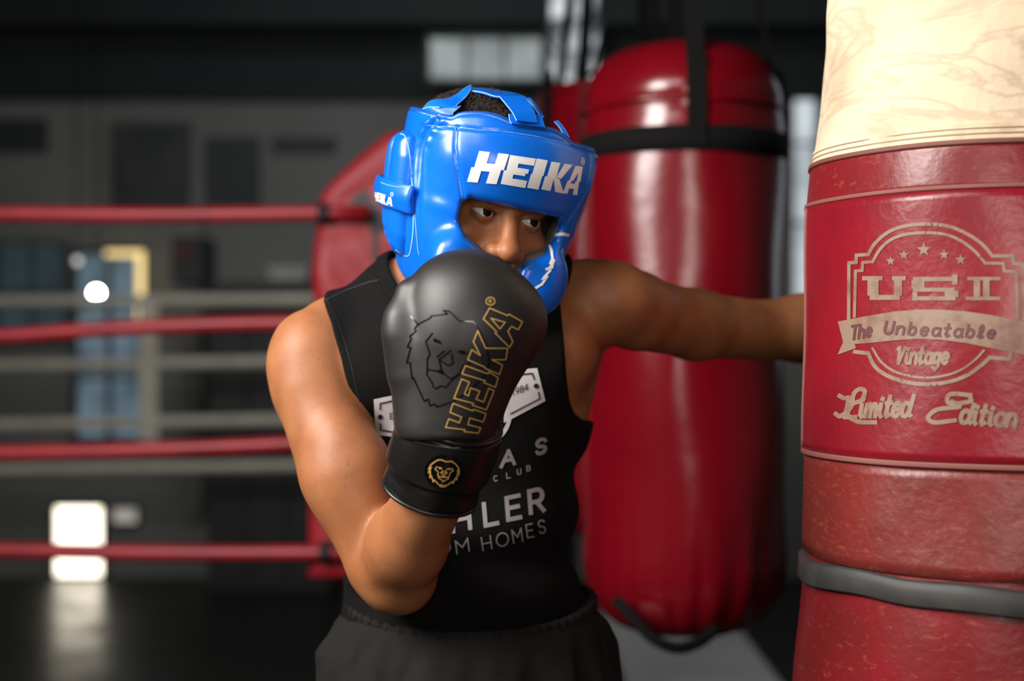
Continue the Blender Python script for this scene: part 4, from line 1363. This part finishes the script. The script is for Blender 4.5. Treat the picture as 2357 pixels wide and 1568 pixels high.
ribbon([(974, 249), (988, 234), (1006, 229), (1032, 226), (1052, 216), (1066, 205), (1084, 195)],
       [(1040, 264), (1042, 258), (1046, 248), (1054, 238), (1064, 229), (1074, 219), (1087, 199)],
       [D0 - .055, D0 - .055, D0 - .055, D0 - .05, D0 - .04, D0 - .035, D0 - .03], 'crown_strap', m_blue, hg, dB=[D0 - .092, D0 - .090, D0 - .085, D0 - .075, D0 - .06, D0 - .05, D0 - .03])
ribbon([(972, 250), (990, 246), (1012, 247)], [(1008, 263), (1030, 266), (1060, 244)], [D0 - .060, D0 - .075, D0 - .085], 'strap_loop', m_blue, hg, dB=[D0 - .088, D0 - .092, D0 - .088])
ribbon([(1088, 203), (1112, 203), (1150, 208), (1190, 215), (1216, 226)], [(1087, 208), (1112, 212), (1142, 221), (1176, 223), (1206, 232)],
       [D0 - .012, D0 - .01, D0 - .005, D0, D0 + .005], 'crown_strap', m_blue, hg, dB=[D0 - .035, D0 - .045, D0 - .055, D0 - .055, D0 - .05])
ribbon([(1150, 221), (1166, 240), (1180, 258), (1190, 277)], [(1206, 220), (1218, 238), (1230, 258), (1236, 282)],
       [D0 - .058, D0 - .085, D0 - .105, D0 - .118], 'crown_strap', m_blue, hg, dB=[D0 - .045, D0 - .075, D0 - .092, D0 - .104])
ribbon([(1172, 262), (1174, 276), (1178, 284)], [(1246, 264), (1250, 280), (1254, 292)], [D0 - .106, D0 - .113, D0 - .117], 'strap_loop', m_blue, hg, dB=[D0 - .085, D0 - .095, D0 - .1])
ribbon([(1210, 226), (1226, 240), (1242, 262)], [(1218, 225), (1236, 244), (1252, 268)], [D0 - .01, D0 - .03, D0 - .05], 'crown_strap', m_blue, hg)
ribbon([(1276, 279), (1288, 292), (1298, 310)], [(1283, 277), (1297, 293), (1310, 315)], [D0 - .035, D0 - .05, D0 - .06], 'strap_loop', m_blue, hg)

# ------------------------------------------------------------------ gloves
m_glove = mat('matt_black_leather', (.0125, .0118, .0112), .5, col2=(.0105, .0099, .0094), nscale=12, bumps=[('noise', 240, .05, .0006), ('noise', 20, .06, .006)], spec=.55)
m_cuff = mat('black_cuff_leather', (.0075, .0071, .0068), .36, bumps=[('noise', 200, .06, .0006), ('noise', 18, .1, .006)])
m_gold_p = mat('gold_print', (.66, .40, .11), .38, metal=.25)
m_gloss_p = mat('gloss_black_print', (.004, .004, .004), .16)
GD = 1.56
def mitt(p):
    d = ell(p, P(1064, 724, GD), (.0660, .058, .0710))
    d = smin(d, rc(p, P(1162, 745, GD + .004), P(1072, 885, GD + .004), .0450, .0390), .028)
    d = smin(d, ell(p, P(1105, 716, GD - .004), (.060, .050, .048), RY(math.radians(24))), .03)
    d = smin(d, rc(p, P(1066, 800, GD), P(1036, 985, GD + .004), .0600, .0500), .03)
    d = smin(d, rc(p, P(952, 830, GD - .006), P(985, 960, GD), .0290, .034), .03)
    t = rc(p, P(941, 676, GD - .012), P(929, 730, GD - .017), .0150, .0180)
    t = smin(t, rc(p, P(928, 730, GD - .017), P(929, 770, GD - .018), .0185, .0185), .01)
    t = smin(t, rc(p, P(929, 770, GD - .018), P(952, 850, GD - .010), .0185, .0280), .02)
    d = smin(d, t, .011)
    d = smax(d, (P(0, 1010, GD)[2] - p[:, 2]) , .006)
    x, z = p[:, 0], p[:, 2]
    # stuffing dimples
    d = d + .0007 * np.sin(60 * x + 20 * z) * np.sin(48 * z - 10 * x)
    return d
VM, QM = sdf_mesh(mitt, P(870, 1030, GD) - (0, .085, 0), P(1285, 555, GD) + (0, .085, 0), .0028)
gl = thing('boxing_glove', P(1000, 1180, GD), 'matt black boxing glove with gold lettering and lion head, raised before the face', 'boxing glove', 'boxing gloves')
mo = meshobj('mitt', VM, QM, m_glove, gl)
CT, CB = P(1042, 962, GD + .004), P(990, 1134, GD + .046)
ca_ = (CB - CT); CL = np.linalg.norm(ca_); ca_ /= CL
cu_ = np.array([1.0, 0, 0]); cu_ -= ca_ * cu_.dot(ca_); cu_ /= np.linalg.norm(cu_)
cv_ = np.cross(ca_, cu_)
def loft(prof, ratio=.86, seg=72, angfn=None, a0=0, a1=2 * PI, closed=True):
    m = seg if closed else seg + 1
    v = []; f = []
    for (t, r) in prof:
        for k in range(m):
            a = a0 + (a1 - a0) * k / seg
            rr = r + (angfn(a, t) if angfn else 0)
            v.append(CT + ca_ * t * 1.13 + cu_ * rr * math.cos(a) + cv_ * rr * ratio * math.sin(a))
    for i in range(len(prof) - 1):
        for k in range(seg):
            f.append((i * m + k, (i + 1) * m + k, (i + 1) * m + (k + 1) % m, i * m + (k + 1) % m))
    return v, f
wr = lambda a, t: .0006 * math.sin(5 * a + 60 * t) + .0005 * math.sin(9 * a)
mb = MB(); mb.add(*loft([(-.004, .046), (.0, .053), (.003, .0545), (.03, .0555), (.060, .0560), (.066, .0555), (.069, .0540), (.072, .0545), (.080, .0555), (.086, .0545), (.088, .050), (.084, .040)], angfn=wr))
cuffo = mb.build('cuff', m_cuff, gl)
for t_, r_, w_ in ((.003, .0555, .0030), (.0865, .0545, .0026), (.0005, .0535, .0015)):
    pp = [CT + ca_ * t_ * 1.13 + cu_ * r_ * math.cos(a) + cv_ * r_ * .86 * math.sin(a) for a in np.linspace(0, 2 * PI, 73)]
    MB().tube(pp, w_, 8, False).build('piping', m_cuff, cuffo)
sv, sf = loft([(.006, .0555), (.0065, .0578), (.009, .0588), (.03, .0598), (.056, .0602), (.0600, .0590), (.0605, .0560)], angfn=wr)
STV, STF = sv, sf
mb = MB(); mb.add(sv, sf)
strap = mb.build('wrist_strap', m_cuff, gl)
cbv = bvh_of(np.array(sv), np.array(sf))

# second glove, on the far hand behind the worn bag: mirrored build, fist towards the bag
gbase = P(1000, 1180, GD)
tdir = np.array([.93, -.30, .05]); tdir /= np.linalg.norm(tdir)
ez = -ca_; ex = np.cross(np.array([0, -1.0, 0]), ez); ex /= np.linalg.norm(ex); ey = np.cross(ez, ex)
tz = tdir; tx = np.cross(np.array([0, 0, 1.0]), tz); tx /= np.linalg.norm(tx); ty = np.cross(tz, tx)
src = np.stack([ex, ey, ez], 1); dst = np.stack([-tx, ty, tz], 1)
def tog(v): return (np.asarray(v) - gbase) @ src @ dst.T + WRL - tdir * .045
gl2 = thing('boxing_glove', WRL, 'second black boxing glove pressed against the far side of the worn bag, hidden behind it', 'boxing glove', 'boxing gloves')
meshobj('mitt', tog(VM), QM[:, ::-1].copy(), m_glove, gl2)
meshobj('cuff', tog(np.array(sv)), np.array(sf), m_cuff, gl2)

# ------------------------------------------------------------------ print and stitching: headgear
hb = bvh_of(np.vstack([VG, EARV]), np.vstack([QG, EARQ + len(VG)]))
# block letters cut by a lightning slash: upper and lower halves, unit box
S_ = .47
GLY = {
 'H': ([[(0, S_), (.36, S_), (.36, 1), (0, 1)], [(.64, S_), (1, S_), (1, 1), (.64, 1)], [(.36, S_), (.64, S_), (.64, .64), (.36, .64)]],
       [[(0, 0), (.36, 0), (.36, S_), (0, S_)], [(.64, 0), (1, 0), (1, S_), (.64, S_)], [(.36, .38), (.64, .38), (.64, S_), (.36, S_)]]),
 'E': ([[(0, S_), (.40, S_), (.40, 1), (0, 1)], [(.40, .76), (1, .76), (1, 1), (.40, 1)], [(.40, S_), (.86, S_), (.86, .62), (.40, .62)]],
       [[(0, 0), (.40, 0), (.40, S_), (0, S_)], [(.40, 0), (1, 0), (1, .24), (.40, .24)], [(.40, .38), (.86, .38), (.86, S_), (.40, S_)]]),
 'I': ([[(0, S_), (1, S_), (1, 1), (0, 1)]], [[(0, 0), (1, 0), (1, S_), (0, S_)]]),
 'K': ([[(0, S_), (.42, S_), (.42, 1), (0, 1)], [(.42, .50), (.66, S_), (1.0, 1), (.62, 1)]],
       [[(0, 0), (.42, 0), (.42, S_), (0, S_)], [(.64, 0), (1.05, 0), (.66, S_), (.40, S_)]]),
 'A': ([[(.24, S_), (.50, S_), (.80, .80), (.52, 1)], [(.52, 1), (.80, .80), (1, .80), (1, 1)], [(.74, S_), (1, S_), (1, .82), (.78, .80)]],
       [[(0, 0), (.32, 0), (.50, S_), (.24, S_)], [(.70, 0), (1, 0), (1, S_), (.74, S_)], [(.33, .20), (.72, .20), (.73, .38), (.42, .38)]]),
}
def glyph(pr, ch, tl, tr, br, bl, sh=.045):
    tl, tr, br, bl = [np.array(q, float) for q in (tl, tr, br, bl)]
    for part, off in zip(GLY[ch], (sh, -sh)):
        for q in part:
            pp = []
            for u, v in q:
                u = u + off
                pp.append((bl * (1 - u) + br * u) * (1 - v) + (tl * (1 - u) + tr * u) * v)
            pr.quad(*pp)
pr = Print(hb, .0007, 5)
for ch, q in [('H', [(770, 525), (972, 548), (905, 752), (705, 735)]), ('E', [(980, 552), (1155, 578), (1098, 778), (932, 750)]),
              ('I', [(1165, 577), (1240, 590), (1183, 789), (1106, 775)]), ('K', [(1262, 597), (1405, 620), (1352, 814), (1206, 787)]),
              ('A', [(1372, 622), (1475, 632), (1447, 826), (1348, 812)])]:
    glyph(pr, ch, *zh(q))
c = zh([(1481, 596)])[0]
pr.stroke([(c[0] + 3.6 * math.cos(a), c[1] + 8 * math.sin(a)) for a in np.linspace(0, 2 * PI, 15)], 1.3)
pr.stroke([(c[0] - 1, c[1] + 4), (c[0] - 1, c[1] - 4), (c[0] + 1.4, c[1] - 2), (c[0] - .5, c[1]), (c[0] + 1.6, c[1] + 4)], 1.0)
pr.build('lettering', m_white_p, shell)['label'] = 'white block lettering'
# white flashes on the far cheek
pr = Print(hb, .0007, 5)
def z4(pts): return [(1040 + x / 6.533, 440 + y / 6.533) for x, y in pts]
pr.stroke(z4([(1540, 668), (1640, 645), (1740, 660)]), 7)
pr.build('flash_print', m_white_p, shell)
pr = Print(hb, .0011, 5)
pr.quad(*z4([(1640, 600), (1755, 645), (1735, 670), (1600, 565)]))
pr.build('flash_print', m_white_p, shell)
pr = Print(hb, .0007, 5)
for q in [[(1462, 790), (1500, 900), (1510, 1020), (1480, 1090)], [(1480, 1090), (1530, 1045), (1500, 1150), (1420, 1175)],
          [(1490, 1150), (1470, 1200), (1390, 1290)], [(1390, 1290), (1430, 1290), (1350, 1400), (1260, 1455)]]:
    pr.stroke(z4(q), 5.5)
pr.build('flash_print', m_white_p, shell)
pr = Print(hb, .0011, 5)
pr.quad(*z4([(1420, 1175), (1520, 1160), (1530, 1045), (1480, 1110)]))
pr.build('flash_print', m_white_p, shell)
pr = Print(hb, .0011, 5)
pr.quad(*z4([(1335, 1335), (1420, 1320), (1440, 1280), (1370, 1290)]))
pr.build('flash_print', m_white_p, shell)['label'] = 'white jagged flash'
nb = bvh_of(VN, QN)
pr = Print(nb, .0006, 4)
for ch, q in [('H', [(71, 806), (87, 808), (82, 868), (68, 864)]), ('E', [(88, 808), (106, 813), (104, 872), (86, 868)]), ('I', [(108, 814), (119, 817), (117, 880), (106, 876)]),
              ('K', [(121, 818), (143, 824), (143, 890), (119, 884)]), ('A', [(147, 836), (178, 840), (191, 902), (146, 892)])]:
    glyph(pr, ch, *zh(q), sh=.03)
c = zh([(186, 821)])[0]
pr.stroke([(c[0] + 2.8 * math.cos(a), c[1] + 4 * math.sin(a)) for a in np.linspace(0, 2 * PI, 13)], 1.0)
pr.build('lettering', m_white_p, bandp)
pr = Print(hb, .0009, 4)
for line in [[(245, 235), (330, 250), (450, 285), (560, 300), (600, 285), (690, 275), (800, 280), (900, 305), (1000, 345), (1120, 370), (1270, 380)],
             [(425, 350), (520, 358), (620, 362), (760, 380), (900, 390), (1050, 408), (1200, 435), (1340, 468), (1440, 490)],
             [(615, 370), (615, 470), (628, 600), (645, 740), (662, 850)],
             [(342, 960), (352, 1080), (362, 1180), (372, 1230)]]:
    pr.dashes(zh(line), 1.5, 3.2, 2.2)
for line in [[(245, 412), (275, 430), (300, 520), (318, 680), (330, 800), (333, 960), (330, 1080), (318, 1180), (300, 1238), (260, 1232), (210, 1195)]]:
    pr.stroke(zh(crom(line, 5)), 1.9)
for line in [[(715, 1115), (770, 1150), (805, 1195), (820, 1250)], [(1335, 970), (1300, 1090), (1268, 1150)]]:
    pr.stroke(zh(crom(line, 5)), 1.6)
for line in [[(200, 1250), (212, 1330), (225, 1410)]]:
    pr.dashes(zh(line), 1.6, 3, 2)
pr.build('stitching', m_thread_b, shell)['kind'] = 'stuff'
pr = Print(nb, .0007, 4)
for line in [[(112, 740), (160, 758), (240, 772), (325, 765)], [(100, 905), (160, 925), (240, 950), (330, 955)]]:
    pr.dashes(zh(line), 1.4, 3, 2)
pr.build('stitching', m_thread_b, bandp)['kind'] = 'stuff'

# ------------------------------------------------------------------ print: glove
gb = bvh_of(VM, QM)
def zg(pts): return [(840 + x / 2.306, 550 + y / 2.306) for x, y in pts]
pr = Print(gb, .0006, 5)
for line in [[(415, 380), (448, 384), (500, 435), (575, 440), (600, 470), (640, 560), (662, 650), (640, 720), (560, 800), (470, 862), (378, 892), (370, 875), (345, 886), (335, 850), (315, 862), (258, 738), (250, 742), (240, 658), (222, 657), (243, 576), (225, 574), (246, 530), (238, 518), (272, 488), (262, 478), (285, 452), (348, 420), (350, 410), (438, 398), (415, 380)],
             [(245, 412), (285, 455)],
             [(358, 502), (324, 545), (345, 612), (330, 640), (332, 690), (328, 720), (355, 760), (362, 785), (375, 795), (402, 780), (430, 786), (465, 745), (500, 720), (520, 672), (560, 655)],
             [(455, 592), (394, 640), (442, 672), (466, 660), (460, 612)], [(384, 626), (420, 595)], [(394, 640), (408, 705)],
             [(332, 692), (410, 706), (455, 745), (500, 715)]]:
    pr.stroke(zg(line), 3.0)
pr.quad(*zg([(365, 545), (412, 560), (398, 540), (365, 525)])); pr.quad(*zg([(485, 598), (525, 612), (540, 602), (515, 590)])); pr.quad(*zg([(370, 700), (412, 720), (416, 706), (412, 690)]))
pr.build('lion_print', m_gloss_p, mo)['label'] = 'glossy black lion head outline'
pr = Print(gb, .0009, 5)
for line in [[(628, 425), (660, 368), (755, 408), (762, 400), (833, 440), (812, 482), (775, 465), (757, 490), (783, 545), (765, 575), (690, 500), (697, 492)],
             [(668, 422), (742, 443), (715, 478)],
             [(545, 640), (567, 588), (612, 618), (575, 545), (598, 488), (640, 580), (755, 580), (745, 640), (672, 640), (728, 668), (712, 718), (640, 688), (632, 678)],
             [(515, 715), (533, 672), (650, 715), (655, 705), (705, 735), (690, 787), (630, 762), (636, 752)],
             [(473, 845), (513, 743), (553, 760), (528, 822), (548, 832), (560, 790), (608, 808), (588, 850), (628, 865), (655, 792), (683, 805), (642, 906), (570, 882), (574, 872)],
             [(428, 1000), (445, 955), (500, 975), (512, 945), (452, 920), (468, 872), (570, 912), (576, 904), (640, 926), (625, 970), (555, 950), (545, 985), (612, 1002), (600, 1030), (525, 1022), (530, 1012)]]:
    pr.stroke(zg(line), 2.6, True)
c = zg([(665, 332)])[0]
pr.stroke([(c[0] + 10 * math.cos(a), c[1] + 9 * math.sin(a)) for a in np.linspace(0, 2 * PI, 19)], 2.0)
pr.stroke([(c[0] - 3, c[1] + 4), (c[0] - 3, c[1] - 4), (c[0] + 2, c[1] - 3), (c[0] + 2, c[1]), (c[0] - 2, c[1]), (c[0] + 3, c[1] + 4)], 1.2)
pr.build('gold_lettering', m_gold_p, mo)['label'] = 'gold outlined block lettering running up the mitt'
# round badge on the wrist strap
def zc(pts): return [(960 + x / 12.063, 1020 + y / 12.063) for x, y in pts]
pr = Print(cbv, .0010, 4)
c = zc([(745, 780)])[0]
pr.fan(c, 44, 36, 40)
bo = pr.build('badge', m_gloss_p, strap)
pr = Print(cbv, .0018, 4)
ringp = [(c[0] + 45 * math.cos(a), c[1] + 40.5 * math.sin(a)) for a in np.linspace(0, 2 * PI, 49)]
pr.stroke(ringp, 3.2)
pr.build('badge_rim', m_cuff, strap)
pr = Print(cbv, .0022, 3)
mane = [(595, 445), (700, 445), (790, 490), (970, 480), (985, 505), (1060, 560), (1140, 660), (1160, 790), (1115, 730), (1150, 870), (1110, 820), (1090, 990), (1065, 930), (985, 1090), (970, 1040), (770, 1185), (765, 1135), (710, 1195), (680, 1125), (655, 1180), (490, 1000), (460, 1050), (408, 880), (372, 935), (385, 760), (330, 795), (410, 650), (335, 705), (395, 585), (505, 500)]
pr.stroke(zc(mane), 3.0, True)
for line in [[(560, 630), (510, 700), (600, 780), (575, 850), (640, 915), (735, 885), (835, 930), (900, 880), (905, 800), (995, 740), (970, 680)],
             [(720, 735), (665, 805), (745, 860), (825, 810), (795, 735)], [(745, 860), (740, 885)], [(590, 870), (605, 945), (680, 990), (725, 1045), (780, 1000), (860, 970), (880, 890)],
             [(590, 660), (640, 650), (695, 685), (630, 685)], [(825, 700), (900, 675), (935, 695), (880, 710)], [(700, 785), (800, 780)], [(640, 915), (820, 925)]]:
    pr.stroke(zc(line), 2.3)
pr.build('badge_lion', m_gold_p, bo)['label'] = 'small gold lion head'
m_edge = mat('grey_stitch', (.10, .098, .095), .5)
pr = Print(cbv, .0008, 4)
pr.dashes([(905, 985), (940, 1010), (990, 1024), (1040, 1031), (1080, 1030)], 1.2, 4, 2.6)
pr.dashes([(898, 1085), (930, 1118), (980, 1138), (1030, 1146), (1075, 1144)], 1.0, 4, 2.6)
o_ = pr.build('stitching', m_edge, strap)
if o_: o_['kind'] = 'stuff'

# ------------------------------------------------------------------ print: shirt
def zs(pts): return [(850 + x / 3.2667, 820 + y / 3.2667) for x, y in pts]
m_silver = mat('pale_grey_print', (.58, .55, .55), .45, col2=(.50, .47, .47), nscale=30)
pr = Print(sb_, .0010, 5)
pr.quad(*zs([(48, 590), (185, 605), (215, 285), (35, 322)])); pr.quad(*zs([(185, 605), (420, 640), (420, 250), (215, 285)]))
pr.build('badge_print', m_silver, so)['label'] = 'white printed badge half beside the glove'
pr = Print(sb_, .0010, 5)
pr.quad(*zs([(1010, 500), (1060, 480), (1110, 100), (1010, 120)])); pr.quad(*zs([(1050, 482), (1322, 335), (1262, 88), (1105, 102)]))
pr.build('badge_print', m_silver, so)['label'] = 'grey printed badge half with a year'
pr = Print(sb_, .0010, 5)
pr.stroke(zs(arc(870, 430, 185, 215, -38, 62, 14)), 9)
for k in range(4):
    y = 380 + k * 55
    pr.stroke(zs([(930, y + 20), (1000 - k * 12, y - 5)]), 7)
pr.build('crest_print', m_silver, so)
pr = Print(sb_, .0010, 5)
letters(pr, 'A', zs([(990, 832)])[0], (30, -7), (2, -33), 8)
letters(pr, 'S', zs([(1248, 740)])[0], (23, -6), (2, -32), 8)
for ch, x, y in [('C', 935, 942), ('L', 1030, 920), ('U', 1110, 892), ('B', 1180, 866)]:
    letters(pr, ch, zs([(x, y)])[0], (9.5, -2), (-1, -12), 2.6)
for ch, x, y, wd in [('H', 615, 1330, 44), ('L', 855, 1285, 34), ('E', 1030, 1240, 33), ('R', 1195, 1190, 35)]:
    letters(pr, ch, zs([(x + 8, y - 8)])[0], (wd, -wd * .21), (-4, -50), 10)
for ch, x, y, wd in [('O', 505, 1500, 34), ('M', 655, 1485, 31), ('H', 850, 1460, 23), ('O', 960, 1435, 28), ('M', 1080, 1405, 23), ('E', 1185, 1365, 17), ('S', 1275, 1335, 16)]:
    letters(pr, ch, zs([(x, y)])[0], (wd, -wd * .23), (-4, -29), 3.4)
pr.build('lettering', mat('grey_print_shaded', (.24, .222, .222), .42, col2=(.20, .185, .185), nscale=30), so)['label'] = 'grey printed lettering with shade put into its colour'  # print darkened below the badge tone to stand in for the glove's shade
pr = Print(sb_, .0017, 5)
m_bl = mat('black_print', (.010, .010, .010), .6)
pr.stroke(zs([(85, 395), (85, 352), (205, 325), (420, 285)]), 3.4); pr.stroke(zs([(88, 505), (88, 550), (190, 568), (420, 600)]), 3.4)
pr.fan(zs([(85, 452)])[0], 6, 18)
letters(pr, 'EST', zs([(158, 468)])[0], (10.5, -1), (0, -13), 1.9)
pr.build('badge_lines', m_bl, so)
pr = Print(sb_, .0017, 5)
pr.stroke(zs([(1100, 140), (1225, 128), (1240, 172)]), 3.4); pr.stroke(zs([(1272, 270), (1280, 318), (1062, 432)]), 3.4)
pr.fan(zs([(1254, 222)])[0], 6, 18)
letters(pr, '1984', zs([(1062, 298)])[0], (9.3, -3.3), (-1, -14), 1.9, None, .12)
pr.build('badge_lines', m_bl, so)
